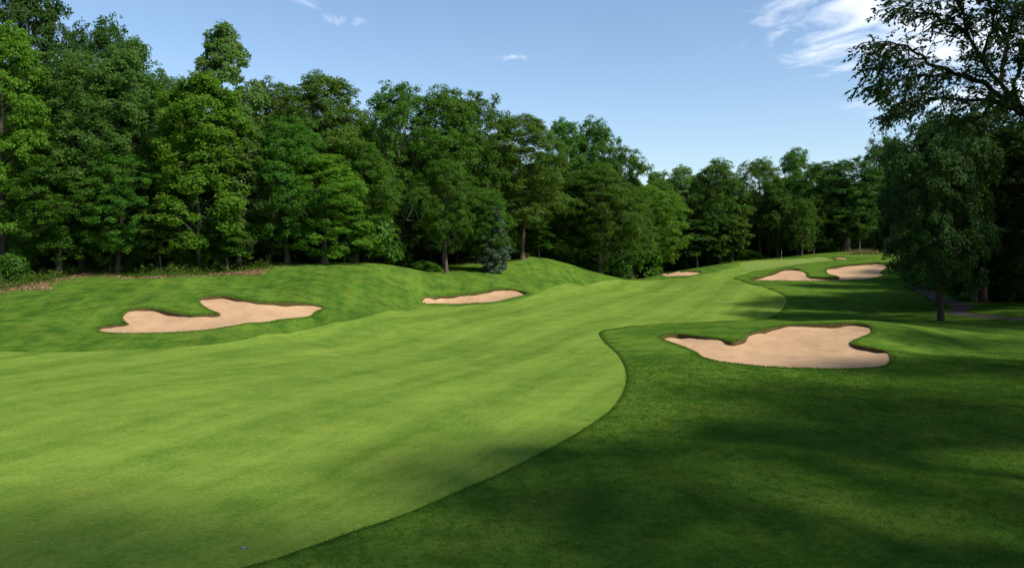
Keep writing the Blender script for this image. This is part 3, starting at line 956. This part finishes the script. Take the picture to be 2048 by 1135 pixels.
# column in the photograph, distance, row of the treetop, crown width in pixels
TREES = [
    # name, proto, px, Y, top_py, width_px, leaf, label
    ('beech_tree', 'beech', 8, 80, 55, 220, 'leaf_bright', 'tall yellow-green layered tree at the very edge, beside the leafy bush'),
    ('oak_tree', 'oak_d', 55, 95, -45, 270, 'leaf_dark', 'tallest dark tree, its top cut off, behind the layered yellow-green tree'),
    ('oak_tree', 'oak_a', 205, 100, 38, 200, 'leaf_dark', 'dark round-topped tree rising behind the big grey-green maple'),
    ('maple_tree', 'maple_c', 165, 85, 108, 290, 'leaf_silver', 'broad grey-green maple standing right of the layered edge tree'),
    ('maple_tree', 'maple_b', 262, 87, 80, 195, 'leaf_silver', 'spiky-topped maple between the broad grey-green maple and the bright cottonwood'),
    ('maple_tree', 'maple_a', 118, 81, 290, 220, 'leaf_maple', 'shorter dense maple hanging low over the mown bank'),
    ('maple_tree', 'maple_c', 235, 82.5, 300, 200, 'leaf_maple', 'rounded deep green maple low between the big maples and the cottonwood'),
    ('aspen_tree', 'aspen', 446, 90, 52, 165, 'leaf_aspen', 'slender pale aspen standing high above its neighbours'),
    ('cottonwood_tree', 'cottonwood', 398, 83, 150, 190, 'leaf_bright', 'bright yellow-green cottonwood in front of the tall aspen'),
    ('maple_tree', 'maple_b', 478, 86, 230, 170, 'leaf_aspen', 'silvery-leaved tree right below the tall aspen'),
    ('maple_tree', 'oak_d', 535, 100, 162, 200, 'leaf_olive', 'yellowish treetop just right of the tall aspen'),
    ('locust_tree', 'locust', 640, 98, 150, 280, 'leaf_olive', 'feathery wide locust with drooping tips on its crest'),
    ('maple_tree', 'maple_c', 575, 88, 235, 210, 'leaf_maple', 'deep green maple below the feathery locust'),
    ('beech_tree', 'beech', 648, 89, 310, 190, 'leaf_bright', 'low layered beech spreading over the mound crest'),
    ('maple_tree', 'maple_a', 712, 94, 280, 170, 'leaf_maple', 'dark green maple between the beech and the big oaks'),
    ('oak_tree', 'oak_a', 800, 106, 172, 230, 'leaf_oak', 'great round oak with a hanging dead limb'),
    ('oak_tree', 'oak_d', 888, 109, 176, 220, 'leaf_oak', 'great oak rising behind the small trunked oak'),
    ('oak_tree', 'oak_a', 893, 99, 320, 150, 'leaf_oak', 'smaller oak with a clear dark trunk on the mown grass'),
    ('oak_tree', 'oak_b', 958, 112, 188, 180, 'leaf_oak', 'oak with a knobbly crown behind the blue spruce'),
    ('pine_tree', 'pine', 1045, 114, 232, 190, 'leaf_olive', 'olive feathery pine with thin bare stems right of the spruce'),
    ('maple_tree', 'maple_c', 978, 102.5, 385, 110, 'leaf_maple', 'low maple whose leaves overhang the top of the blue spruce'),
    ('poplar_tree', 'maple_a', 1128, 134, 240, 140, 'leaf_maple', 'light green poplar just right of the olive pine'),
    ('poplar_tree', 'oak_d', 1185, 136, 238, 150, 'leaf_maple', 'light green poplar with the highest top above the dip'),
    ('oak_tree', 'oak_b', 1243, 134, 296, 140, 'leaf_oak', 'dark oak on the shoulder where the tall wood drops away'),
    ('oak_tree', 'oak_d', 1200, 125, 330, 220, 'leaf_oak', 'broad oak with a bare straight trunk beside the dip'),
    ('maple_tree', 'maple_c', 1300, 141, 372, 160, 'leaf_bright', 'yellowish maple reaching over the dip'),
    ('poplar_tree', 'aspen', 1312, 190, 345, 80, 'leaf_aspen', 'hazy pale treetop seen far through the notch'),
    ('poplar_tree', 'maple_a', 1362, 168, 332, 110, 'leaf_aspen', 'pale poplar left of the even row of far oaks'),
    ('oak_tree', 'oak_d', 1437, 164, 320, 140, 'leaf_oak', 'first round oak of the far row behind the green'),
    ('oak_tree', 'oak_a', 1517, 166, 318, 130, 'leaf_oak', 'second round oak of the far row, behind the flagstick'),
    ('oak_tree', 'oak_b', 1594, 170, 298, 115, 'leaf_oak', 'highest tree of the far row, rising behind the green'),
    ('oak_tree', 'oak_c', 1690, 160, 320, 190, 'leaf_dark', 'umbrella-crowned oak with a stout pale trunk on the hilltop'),
    ('oak_tree', 'oak_d', 1640, 176, 330, 130, 'leaf_dark', 'dark oak behind the umbrella-crowned oak'),
    ('oak_tree', 'oak_b', 1768, 160, 276, 130, 'leaf_dark', 'dark oak that closes the far row beside the shaded trees'),
    ('sapling_tree', 'sapling', 1290, 150, 430, 70, 'leaf_maple', 'small tree in the dark dip behind the small oval bunker'),
    ('sapling_tree', 'sapling', 1395, 158, 440, 90, 'leaf_dark', 'low dark tree under the far pale poplar'),
    ('sapling_tree', 'sapling', 1465, 158, 430, 70, 'leaf_olive', 'yellowish low tree behind the front edge of the green'),
    # right side
    ('shade_tree', 'shade', 1882, 67.5, 250, 235, 'leaf_shaded', 'shaded tree with a straight bare trunk standing on the grass by the path'),
    ('shade_tree', 'shade', 1968, 78, 205, 280, 'leaf_shaded', 'dark tree behind the cart path, right of the trunked shade tree'),
    ('shade_tree', 'shade', 1878, 76, 228, 240, 'leaf_shaded', 'dark tree behind the shaded trunk, at the bend of the cart path'),
    ('shade_tree', 'maple_c', 2075, 74, 235, 300, 'leaf_shaded', 'low-hanging dark tree at the edge beside the cart path'),
    ('shade_tree', 'maple_a', 1995, 82, 300, 190, 'leaf_shaded', 'dark tree with leaves down to the ground across the cart path'),
]
for name, proto, px, Y, tpy, wpx, leaf, lab in TREES:
    x = (px - 1024) / F * Y
    zt = EYE - (tpy - HORIZON) / F * Y
    place_tree(name, proto, x, Y, zt, wpx / F * Y, lab, 'tree', None, leaf)

place_tree('blue_spruce', 'spruce', *on_ground(990, 545), height=8.4, width=4.2, label='blue-grey spruce standing alone on the mown bank', cat='tree')

# broken grey limb caught in the lower boughs of the great oak
def dead_limb(tree):
    V, L, C = [], [], []
    Y = 100.5
    def at(px, py, dy=0): return np.array(((px - 1024) / F * (Y + dy), Y + dy, EYE - (py - HORIZON) / F * (Y + dy)))
    for pts, r in (([at(800, 425, 6), at(813, 440), at(822, 424, -.3), at(826, 412), at(834, 400, .4)], .09), ([at(813, 440), at(828, 441, .3), at(838, 440)], .06),
                   ([at(838, 440), at(832, 424), at(822, 410, .5), at(810, 400)], .05), ([at(824, 418), at(815, 412, .4), at(808, 404)], .03), ([at(834, 430), at(840, 418), at(842, 404, .3)], .03),
                   ([at(826, 412), at(818, 402), at(820, 392)], .025), ([at(808, 472, .3), at(820, 470), at(830, 467, .6)], .03)):
        tube(np.array(pts), np.linspace(r, r * .25, len(pts)), 5, V, L, C)
    v = np.concatenate(V)
    bpy.context.view_layer.update()
    mi = np.array(tree.matrix_world.inverted())
    v = v @ mi[:3, :3].T + mi[:3, 3]
    o = link('dead_limb', np_mesh('dead_limb', v, np.concatenate(L), np.concatenate(C), [M['dead_wood']], True), tree)
    o['label'] = 'bare grey broken limb'


for o in list(COL.objects):
    if o.get('label') == 'great round oak with a hanging dead limb': dead_limb(o)

# ------------------------------------------------------------------ slim stems and bushes along the wood edge
SAPS = [(220, 83, 455, 60, 'thin pale stem with a high leaf tuft under the broad maple'), (285, 83.5, 440, 70, 'slim sapling between the two big maples'),
        (322, 82, 400, 90, 'leaning pale sapling at the foot of the cottonwood'), (362, 82.5, 455, 60, 'bushy sapling under the bright cottonwood'),
        (455, 83, 430, 90, 'leafy sapling under the tall aspen'), (540, 88, 430, 80, 'sapling at the left end of the mound crest'),
        (690, 92, 420, 90, 'sapling in the shade where the mound drops'), (745, 98, 430, 80, 'dark sapling left of the oak trunks'),
        (1078, 118, 440, 60, 'ivy-green sapling right of the bare pine stems'), (1215, 131, 480, 40, 'bright sapling beside the straight oak trunk')]
for px, Y, tpy, wpx, lab in SAPS:
    place_tree('sapling_tree', 'sapling', (px - 1024) / F * Y, Y, EYE - (tpy - HORIZON) / F * Y, wpx / F * Y, lab, 'sapling', 'saplings along the wood edge', random.choice(('leaf_bright', 'leaf_maple', 'leaf_fern')))
BUSH = [(22, 77.5, 500, 80, 'big leafy bush above the tan leaf litter at the edge'), (175, 84, 528, 50, 'small bush at the foot of the broad maple'), (395, 83.5, 512, 70, 'bush under the bright cottonwood'),
        (760, 97, 525, 60, 'bush beside the left oak trunk'), (850, 98, 520, 60, 'bush between the two oak trunks'), (1035, 116, 505, 60, 'bush right of the blue spruce'),
        (1500, 158, 500, 50, 'bush at the edge of the wood behind the flag')]
for px, Y, tpy, wpx, lab in BUSH:
    place_tree('bush', 'bush', (px - 1024) / F * Y, Y, EYE - (tpy - HORIZON) / F * Y, wpx / F * Y, lab, 'bush', 'bushes along the wood edge', random.choice(('leaf_fern', 'leaf_maple')))

# ------------------------------------------------------------------ deep wood behind the front rows: one mass
def woodland():
    src = bpy.data.collections.new('woodland_sources')
    for k in ('bush', 'maple_a', 'maple_b', 'oak_a', 'oak_b'):     # alphabetical, as the scatter picks them
        P = PROTO[k]
        parts = []
        for me in (P['trunk'], P['crown']):
            n, l, p = len(me.vertices), len(me.loops), len(me.polygons)
            v = np.empty(n * 3, np.float32); me.vertices.foreach_get('co', v)
            li = np.empty(l, np.int32); me.loops.foreach_get('vertex_index', li)
            ct = np.empty(p, np.int32); me.polygons.foreach_get('loop_total', ct)
            tn = np.zeros(p, np.float32)
            if 'tint' in me.attributes: me.attributes['tint'].data.foreach_get('value', tn)
            parts.append((v.reshape(-1, 3), li, ct, tn))
        (va, la, ca, ta), (vb, lb, cb, tb) = parts
        me = np_mesh('wood_' + k, np.concatenate((va, vb)), np.concatenate((la, lb + len(va))), np.concatenate((ca, cb)), [M['bark'], M['leaf_oak']],
                     tint=np.concatenate((ta, tb)), mat_idx=np.concatenate((np.zeros(len(ca)), np.ones(len(cb)))))
        src.objects.link(bpy.data.objects.new('wood_' + k, me))
    pts = []
    # px, distance, top row
    rows = [(np.arange(-60, 760, 46), (98, 112), lambda p: 150 if p < 330 else 235), (np.arange(-90, 1010, 55), (116, 136), lambda p: 235),
            (np.arange(700, 1300, 40), (126, 142), lambda p: 265 + (p - 700) * .13), (np.arange(1230, 1900, 42), (180, 192), lambda p: 350), (np.arange(1000, 1750, 40), (152, 178) , lambda p: 362 if p > 1230 else 330),
            (np.arange(1800, 1900, 40), (160, 178), lambda p: 300), (np.arange(1905, 2300, 50), (92, 116), lambda p: 250), (np.arange(1950, 2500, 70), (74, 90), lambda p: 235), (np.arange(1200, 2100, 50), (196, 206), lambda p: 375)]
    for cols, (y0, y1), top in rows:
        for p in cols:
            if y0 == 152 and p > 1260 and (y0 + y1) / 2 < 170 and False: continue
            Y = random.uniform(y0, y1)
            q = p + random.uniform(-16, 16)
            x = (q - 1024) / F * Y
            z = gz(x, Y)
            tz = EYE - (top(p) + random.uniform(-8, 35) - HORIZON) / F * Y
            pts.append((x, Y, z, (tz - z) / 24.0, random.randint(1, 4)))
    # understorey that closes the wood between the trunks
    for cols, y0, y1, hh in ((np.arange(-80, 760, 30), 92, 100, 5.5), (np.arange(-80, 760, 26), 102, 114, 8), (np.arange(740, 1260, 26), 126, 134, 5), (np.arange(760, 1290, 26), 138, 150, 7.5),
                             (np.arange(1230, 1860, 22), 176, 186, 7), (np.arange(1230, 1860, 22), 188, 198, 9), (np.arange(1250, 1480, 26), 160, 168, 4), (np.arange(1870, 2300, 36), 92, 104, 6), (np.arange(1960, 2400, 50), 78, 84, 4)):
        for p in cols:
            if 1535 < p < 1580 and y0 > 170: continue
            Y = random.uniform(y0, y1)
            x = (p + random.uniform(-10, 10) - 1024) / F * Y
            pts.append((x, Y, gz(x, Y), hh / 2.2 * random.uniform(.75, 1.2), 0))
    P = np.array(pts)
    me = bpy.data.meshes.new('woodland')
    me.from_pydata([tuple(q[:3]) for q in P], [], [])
    for nm, typ, val in (('size', 'FLOAT', P[:, 3]), ('turn', 'FLOAT', rng.uniform(0, 6.28, len(P))), ('pick', 'INT', P[:, 4])):
        a = me.attributes.new(nm, typ, 'POINT'); a.data.foreach_set('value', val.astype(np.float32 if typ == 'FLOAT' else np.int32))
    o = link('woodland', me)
    tag(o, 'deep dark wood of tall trees behind the front rows', 'woodland', kind='stuff')
    ng = bpy.data.node_groups.new('woodland_scatter', 'GeometryNodeTree')
    ng.interface.new_socket('Geometry', in_out='INPUT', socket_type='NodeSocketGeometry')
    ng.interface.new_socket('Geometry', in_out='OUTPUT', socket_type='NodeSocketGeometry')
    gi = ng.nodes.new('NodeGroupInput'); go = ng.nodes.new('NodeGroupOutput')
    ci = ng.nodes.new('GeometryNodeCollectionInfo')
    ci.inputs['Collection'].default_value = src
    ci.inputs['Separate Children'].default_value = True
    ci.inputs['Reset Children'].default_value = True
    ip = ng.nodes.new('GeometryNodeInstanceOnPoints')
    ip.inputs['Pick Instance'].default_value = True
    at = ng.nodes.new('GeometryNodeInputNamedAttribute'); at.data_type = 'FLOAT'; at.inputs['Name'].default_value = 'size'
    tr = ng.nodes.new('GeometryNodeInputNamedAttribute'); tr.data_type = 'FLOAT'; tr.inputs['Name'].default_value = 'turn'
    cx = ng.nodes.new('ShaderNodeCombineXYZ')
    L = ng.links
    pk = ng.nodes.new('GeometryNodeInputNamedAttribute'); pk.data_type = 'INT'; pk.inputs['Name'].default_value = 'pick'
    L.new(pk.outputs['Attribute'], ip.inputs['Instance Index'])
    L.new(gi.outputs[0], ip.inputs['Points'])
    L.new(ci.outputs[0], ip.inputs['Instance'])
    L.new(tr.outputs[0], cx.inputs[2])
    L.new(cx.outputs[0], ip.inputs['Rotation'])
    L.new(at.outputs[0], ip.inputs['Scale'])
    L.new(ip.outputs[0], go.inputs[0])
    md = o.modifiers.new('scatter', 'NODES')
    md.node_group = ng


woodland()

# ------------------------------------------------------------------ trees just outside the frame whose shade falls on the near rough, fairway and right-hand trees
for x, y, h, wd, lab in ((12.5, 1.5, 30, 13, 'unseen tall tree added beside the viewpoint to shade the fairway'), (21, 8, 28, 15, 'tall shade tree beyond the edge, nearest to the near rough'),  # tree beside the viewpoint: added height and place darken the lower left fairway
                         (31, 20, 27, 15, 'shade tree beyond the edge, level with the fairway corner'), (26, 13.5, 25, 12, 'shade tree beyond the edge, between two taller ones'), (3, -12, 27, 14, 'shade tree behind the viewpoint'),
                         (38, 30, 24, 14, 'shade tree beyond the edge, level with the near bunker'), (45, 42, 23, 12, 'shade tree by the near end of the cart path'),
                         (53, 52, 25, 13, 'unseen tree added across the cart path to shade the dark trees'), (49, 60, 25, 12, 'unseen tree added behind the cart path, out past the edge, to block sun'), (20, -5, 28, 15, 'tall shade tree behind and beside the viewpoint'),  # trees past the path are added to block sun from the right-hand trees
                         (58, 64, 24, 13, 'unseen tree added in the wood across the cart path for its shade'),  # another added sun block for the right-hand trees
                         (25.5, 22, 17, 10, 'lower shade tree beyond the edge, beside the near rough'), (15.5, 8, 20, 10, 'lower shade tree beside the viewpoint'),
                         
                         (33, 37, 12, 8, 'low shade tree beyond the edge, level with the near bunker')):
    place_tree('shade_tree', 'shade_open', x, y, height=h, width=wd, label=lab, cat='tree', group='shade trees beyond the edge of the view')


# ------------------------------------------------------------------ near tree whose boughs hang into the view
def near_tree():
    g = np.random.default_rng(5)
    bx, by = 16.2, 19.0
    bz = gz(bx, by)
    base = np.array((bx, by, bz))
    TV, TL, TC = [], [], []

    def at(px, py, Y):
        return np.array(((px - 1024) / F * Y, Y, EYE - (py - HORIZON) / F * Y)) - base
    trunk = np.array(((0, 0, -.4), (.05, 0, 2), (0, .1, 4), (-.2, .1, 6), (-.1, .2, 9), (.2, .3, 12), (.1, .2, 15)), float)
    tube(trunk, (.42, .32, .29, .27, .2, .13, .05), 10, TV, TL, TC)
    hub = np.array((-.2, .1, 6.6))
    A = [hub, at(2160, 300, 19.2), at(2060, 232, 19), at(1985, 148, 18.8), at(1938, 78, 18.7), at(1926, 10, 18.6), at(1915, -70, 18.5)]
    paths = [
        (A, .085),
        ([at(2040, 212, 19), at(1965, 168, 18.7), at(1893, 142, 18.4), at(1850, 118, 18.2), at(1808, 92, 18.0), at(1780, 88, 18)], .07),
        ([at(1905, 146, 18.5), at(1850, 150, 18.2), at(1800, 158, 18), at(1765, 172, 17.9)], .04),
        ([at(2060, 232, 19), at(1985, 205, 19.2), at(1905, 195, 19.2), at(1850, 200, 19), at(1800, 215, 19)], .055),
        ([at(1935, 68, 18.7), at(1895, 45, 18.6), at(1850, 25, 18.4), at(1800, 12, 18.2)], .045),
        ([at(1926, 20, 18.6), at(1890, -20, 18.5), at(1840, -40, 18.3)], .045),
        ([at(2000, 165, 18.9), at(2012, 95, 19.3), at(2030, 20, 19.6), at(2035, -70, 19.8)], .06),
        ([at(1960, 115, 18.8), at(1985, 60, 18.3), at(1992, 0, 18), at(1985, -60, 18)], .04),
        ([at(2060, 232, 19), at(2030, 180, 18.2), at(2045, 110, 17.9), at(2060, 30, 17.7)], .06),
        ([at(1895, 143, 18.4), at(1868, 175, 18.1), at(1830, 195, 17.9), at(1790, 205, 17.8)], .035),
        ([at(1850, 118, 18.2), at(1812, 122, 18.4), at(1775, 125, 18.6)], .03),
        ([at(1985, 205, 19.2), at(1960, 235, 19.4), at(1920, 240, 19.5)], .035),
    ]
    # boughs on the far side of the trunk, outside the view
    for k in range(22):
        az = g.uniform(-1.9, 1.9)
        z0 = g.uniform(5.5, 13); ln = g.uniform(2.8, 4.8) * (1.2 - z0 / 20)
        p0 = np.array((0, .1, z0)); p2 = p0 + np.array((math.cos(az) * ln, math.sin(az) * ln, g.uniform(.2, 2.0)))
        paths.append((list(bez(p0, (p0 + p2) / 2 + np.array((0, 0, .7)), p2, 5)), .07))
    twig_p, twig_d, twig_n = [], [], []
    for pi, (pth, r0) in enumerate(paths):
        P = np.array(pth)
        # densify
        Q = []
        for i in range(len(P) - 1):
            p0, p1, p2, p3 = P[max(i - 1, 0)], P[i], P[i + 1], P[min(i + 2, len(P) - 1)]
            for t in np.linspace(0, 1, 5)[:-1]:
                Q.append(.5 * ((2 * p1) + (-p0 + p2) * t + (2 * p0 - 5 * p1 + 4 * p2 - p3) * t * t + (-p0 + 3 * p1 - 3 * p2 + p3) * t ** 3))
        Q.append(P[-1]); Q = np.array(Q)
        Q[1:-1] += g.normal(0, .025, Q[1:-1].shape)
        tube(Q, np.linspace(r0, .008, len(Q)), 6, TV, TL, TC)
        tdir = unit(np.gradient(Q, axis=0))
        start = 7 if pi == 0 else 3
        for i in range(start, len(Q)):
            f = i / len(Q)
            nb = (4 if pi in (0, 6, 7, 8) else 2) if pi < 12 else 3
            for k in range(nb):
                side = unit(np.cross(tdir[i], (0, 0, 1.0))) * (1 if (i + k) % 2 else -1)
                d = unit(tdir[i] * .9 + side * g.uniform(.2, .8) + np.array((-.15, 0, g.normal(.0, .4))))
                ln = g.uniform(.35, .95) * (1.15 - .5 * f)
                a = Q[i]; b = a + d * ln + np.array((0, 0, -.05))
                sub = bez(a, (a + b) / 2 + np.array((0, 0, .08)), b, 4)
                tube(sub, (.012, .009, .006, .003), 3, TV, TL, TC)
                for s in np.linspace(.3, 1, 4):
                    for e in range(2):
                        tp_ = sub[0] * (1 - s) + sub[-1] * s
                        dd = unit(d * .8 + g.normal(0, .5, 3) + np.array((-.12, 0, -.35)))
                        twig_p.append(tp_); twig_d.append(dd)
    TP, TD = np.array(twig_p), np.array(twig_d)
    keep = np.ones(len(TP), bool)
    keep[:] = g.random(len(TP)) < .64
    TP, TD = TP[keep], TD[keep]
    n, per = len(TP), 9
    # leaves alternate along each drooping twig
    s = (np.arange(per) + .5) / per
    L = g.uniform(.22, .46, n)
    pos = TP[:, None] + TD[:, None] * (L[:, None] * s[None])[..., None]
    pos[..., 2] -= .10 * (s ** 2)[None]
    side = unit(np.cross(TD, np.array((0, 0, 1.0)) + g.normal(0, .25, (n, 3))))
    sg = np.where(np.arange(per) % 2, 1.0, -1.0)
    d = unit(TD[:, None] * .75 + side[:, None] * sg[None, :, None] * .75 + g.normal(0, .28, (n, per, 3)) + np.array((0, 0, -.35)))
    d = d.reshape(-1, 3); pos = pos.reshape(-1, 3)
    N = len(d)
    up = unit(g.normal(0, .5, (N, 3)) + np.array((0, 0, 1.0)))
    sd = unit(np.cross(d, up)); nn = np.cross(sd, d)
    ll = (g.uniform(.075, .135, N))[:, None]; lw = ll * .23
    v = np.stack((pos, pos + d * ll * .32 + sd * lw + nn * lw * .3, pos + d * ll * .68 + sd * lw * .75 + nn * lw * .25, pos + d * ll, pos + d * ll * .68 - sd * lw * .75 + nn * lw * .25, pos + d * ll * .32 - sd * lw + nn * lw * .3), 1)
    root = empty('overhanging_tree', base)
    tag(root, 'dark-leaved tree whose boughs hang into the sky above the shaded trees', 'tree')
    link('trunk', np_mesh('near_trunk', np.concatenate(TV), np.concatenate(TL), np.concatenate(TC), [M['bark_dark']], True), root)
    link('crown', np_mesh('near_crown', v.reshape(-1, 3), np.arange(N * 6), np.full(N, 6), [M['leaf_near']], tint=g.random(N)), root)


near_tree()


# ------------------------------------------------------------------ grass blades, leaf litter and weeds
def blades(name, label, x, y, hgt, wid, mat, lean=.5, cat='grass', tint=None):
    m = len(x)
    z = ground(x, y)
    a = rng.uniform(0, 6.28, m)
    ln = rng.normal(0, lean, (m, 2)) * hgt[:, None]
    b = np.column_stack((x, y, z - .01))
    s = np.column_stack((np.cos(a), np.sin(a), np.zeros(m))) * (wid / 2)[:, None]
    tip = b + np.column_stack((ln, hgt))
    v = np.stack((b - s, b + s, tip), 1).reshape(-1, 3)
    o = link(name, np_mesh(name, v, np.arange(3 * m), np.full(m, 3), [M[mat]], tint=rng.random(m) if tint is None else tint))
    return tag(o, label, cat, kind='stuff')


def scatter(n, xr, yr, poly_in=None, polys_out=()):
    x = rng.uniform(*xr, n); y = rng.uniform(*yr, n)
    k = np.ones(n, bool)
    if poly_in is not None: k &= inside(poly_in, x, y)
    for q in polys_out: k &= ~inside(q, x, y)
    return x[k], y[k]


# tall weeds and unmown grass along the wood edge
edge_px = [(-60, 590), (0, 581), (45, 575), (85, 562), (115, 553), (150, 549), (200, 551), (250, 555), (310, 556), (370, 552), (440, 549), (520, 540)]
EL = smooth_line(np.array([on_ground(*p) for p in edge_px]), .3, False)
m = 9000
k = rng.integers(0, len(EL), m)
x = EL[k, 0] + rng.normal(0, .8, m); y = EL[k, 1] + .6 + np.abs(rng.normal(.5, 1.3, m))
blades('weeds', 'unmown weedy grass along the foot of the wood', x, y, rng.uniform(.12, .5, m), rng.uniform(.03, .06, m), 'blade', .5)
m = 9000
k = rng.integers(0, len(EL), m)
k = k[rng.random(m) < .25 + .75 * (np.sin(k * .045 + 1.2) > .1)]; m = len(k)
x = EL[k, 0] + rng.normal(0, 1.0, m); y = EL[k, 1] + np.abs(rng.normal(.4, .9, m))
# deeper drifts of dry leaves on the bank at the edge and left of the mound crest
for px0, px1, r0, r1, nn in ((-60, 95, 562, 579, 3500), (425, 525, 541, 549, 900), (95, 180, 548, 553, 500)):
    G = np.array([on_ground(*p) for p in zip(rng.uniform(px0, px1, 260), rng.uniform(r0, r1, 260))])
    kk = rng.integers(0, len(G), nn)
    x = np.concatenate((x, G[kk, 0] + rng.normal(0, .3, nn))); y = np.concatenate((y, G[kk, 1] + rng.normal(0, .35, nn)))
m = len(x)
v, l, c, t = leaf_cloud(np.column_stack((x, y, ground(x, y) + .02)), np.tile((0, 0, 1.0), (m, 1)) + rng.normal(0, .3, (m, 3)), 3, np.full(m, .22), .16, .1, rng, .15)
tag(link('leaf_litter', np_mesh('leaf_litter', v, l, c, [M['litter']], tint=t)), 'tan dry leaf litter along the foot of the wood', 'leaf litter', kind='stuff')
# tuft of tall grass behind the tiny bunker on the hill
cx_, cy_ = on_ground(1728, 507.5)
m = 1100
x = cx_ + rng.normal(0, 1.4, m); y = cy_ + rng.normal(0, .9, m)
blades('tall_grass', 'tuft of tall brownish grass on the hilltop beside the tiny bunker', x, y, rng.uniform(.4, 1.1, m), rng.uniform(.04, .09, m), 'blade_dry', .25)
# rough grass blades near the viewpoint
x, y = scatter(420000, (-12, 34), (11, 46), None, [FAIR] + bunker_lines)
k = np.abs(x) < .68 * y + 2
x, y = x[k], y[k]
cxs, cys = scatter(8000, (-12, 30), (11, 44), None, [FAIR] + bunker_lines)
kk = np.abs(cxs) < .68 * cys + 2
cxs, cys = cxs[kk], cys[kk]
per_t = 16
tx = np.repeat(cxs, per_t) + rng.normal(0, .05, len(cxs) * per_t); ty = np.repeat(cys, per_t) + rng.normal(0, .05, len(cxs) * per_t)
n_a, n_b = len(x), len(tx)
tt = np.concatenate((rng.random(n_a) * .8, np.clip(np.repeat(rng.random(len(cxs)), per_t) * .7 + .35 * rng.random(n_b), 0, 1)))
hh = np.concatenate((rng.uniform(.025, .08, n_a), rng.uniform(.035, .085, n_b)))
x, y = np.concatenate((x, tx)), np.concatenate((y, ty))
blades('rough_grass', 'short tufted rough grass blades in the shaded foreground', x, y, hh, rng.uniform(.007, .015, len(x)) * (1 + y / 40), 'blade', .7, tint=tt)


# tufts leaning over the fairway edge
fb = FAIR[(FAIR[:, 1] > 11) & (FAIR[:, 1] < 75)]
m = 30000
k = rng.choice(len(fb), m, p=(1 / fb[:, 1]) / (1 / fb[:, 1]).sum())
q = fb[k] + rng.normal(0, .13, (m, 2))
kp = ~inside(FAIR, q[:, 0] + rng.normal(0, .04, m), q[:, 1])
q = q[kp]
blades('edge_grass', 'longer grass blades leaning over the cut edge of the fairway', q[:, 0], q[:, 1], rng.uniform(.02, .065, len(q)), rng.uniform(.008, .016, len(q)) * (1 + q[:, 1] / 50), 'blade', .7)
# low leafy undergrowth at the foot of the woods
UX, UY = [], []
for p, Y in zip(EL[:, 0], EL[:, 1]):
    for e in range(5): UX.append(p + rng.normal(0, .7)); UY.append(Y + 1.6 + abs(rng.normal(0.8, 2.0)))
for px in np.arange(690, 1270, 3):
    if 770 < px < 965: continue
    for e in range(3):
        Y = {0: 100, 1: 116, 2: 128}[int(px > 760) + int(px > 1020)] + rng.uniform(0, 6)
        UX.append((px - 1024) / F * Y); UY.append(Y)
UX, UY = np.array(UX), np.array(UY)
hgt = rng.uniform(.05, 1.1, len(UX)) * (.5 + .5 * np.sin(UX * .9) ** 2)
v, l, c, t = leaf_cloud(np.column_stack((UX, UY, ground(UX, UY) + hgt)), np.tile((.2, -.3, .8), (len(UX), 1)) + rng.normal(0, .3, (len(UX), 3)), 16, rng.uniform(.25, .5, len(UX)), .2, .1, rng, .35)
tag(link('undergrowth', np_mesh('undergrowth', v, l, c, [M['leaf_fern']], tint=t)), 'low leafy undergrowth at the foot of the woods', 'undergrowth', kind='stuff')


# ------------------------------------------------------------------ small things
def flagstick():
    x, y = on_ground(1563, 524.5)
    z = gz(x, y)
    root = empty('flagstick', (x, y, z))
    tag(root, 'thin pale flagstick standing on the far green', 'flagstick')
    m1, _, b1 = new_mat('flagstick_paint'); b1.inputs['Base Color'].default_value = (.62, .62, .40, 1); b1.inputs['Roughness'].default_value = .4
    V, L, C = [], [], []
    tube(np.array(((0, 0, -.1), (0, 0, 1.1), (0, 0, 2.1))), (.014, .012, .010), 8, V, L, C)
    link('pole', np_mesh('flag_pole', np.concatenate(V), np.concatenate(L), np.concatenate(C), [m1], True), root)


flagstick()


def sprinkler():
    x, y = on_ground(488, 1093)
    z = gz(x, y) - .035
    root = empty('sprinkler_head', (x, y, z))
    tag(root, 'small round pop-up sprinkler cap set in the near fairway turf', 'sprinkler')
    m1, _, b1 = new_mat('sprinkler_plastic'); b1.inputs['Base Color'].default_value = (.03, .03, .03, 1); b1.inputs['Roughness'].default_value = .5
    m2, _, b2 = new_mat('sprinkler_cap'); b2.inputs['Base Color'].default_value = (.20, .21, .20, 1); b2.inputs['Roughness'].default_value = .35
    for nm, prof, mt in (('collar', [(.085, -.03), (.085, .018), (.078, .026), (.055, .026), (.052, .010)], m1), ('cap', [(.05, .0), (.05, .026), (.044, .034), (.02, .038), (.0005, .039)], m2)):
        sgm = 24
        a = np.arange(sgm) / sgm * 2 * math.pi
        v = np.concatenate([np.column_stack((r * np.cos(a), r * np.sin(a), np.full(sgm, h))) for r, h in prof])
        q = [(r * sgm + i, r * sgm + (i + 1) % sgm, (r + 1) * sgm + (i + 1) % sgm, (r + 1) * sgm + i) for r in range(len(prof) - 1) for i in range(sgm)]
        link(nm, np_mesh('sprinkler_' + nm, v, np.array(q).ravel(), np.full(len(q), 4), [mt], True), root)


sprinkler()
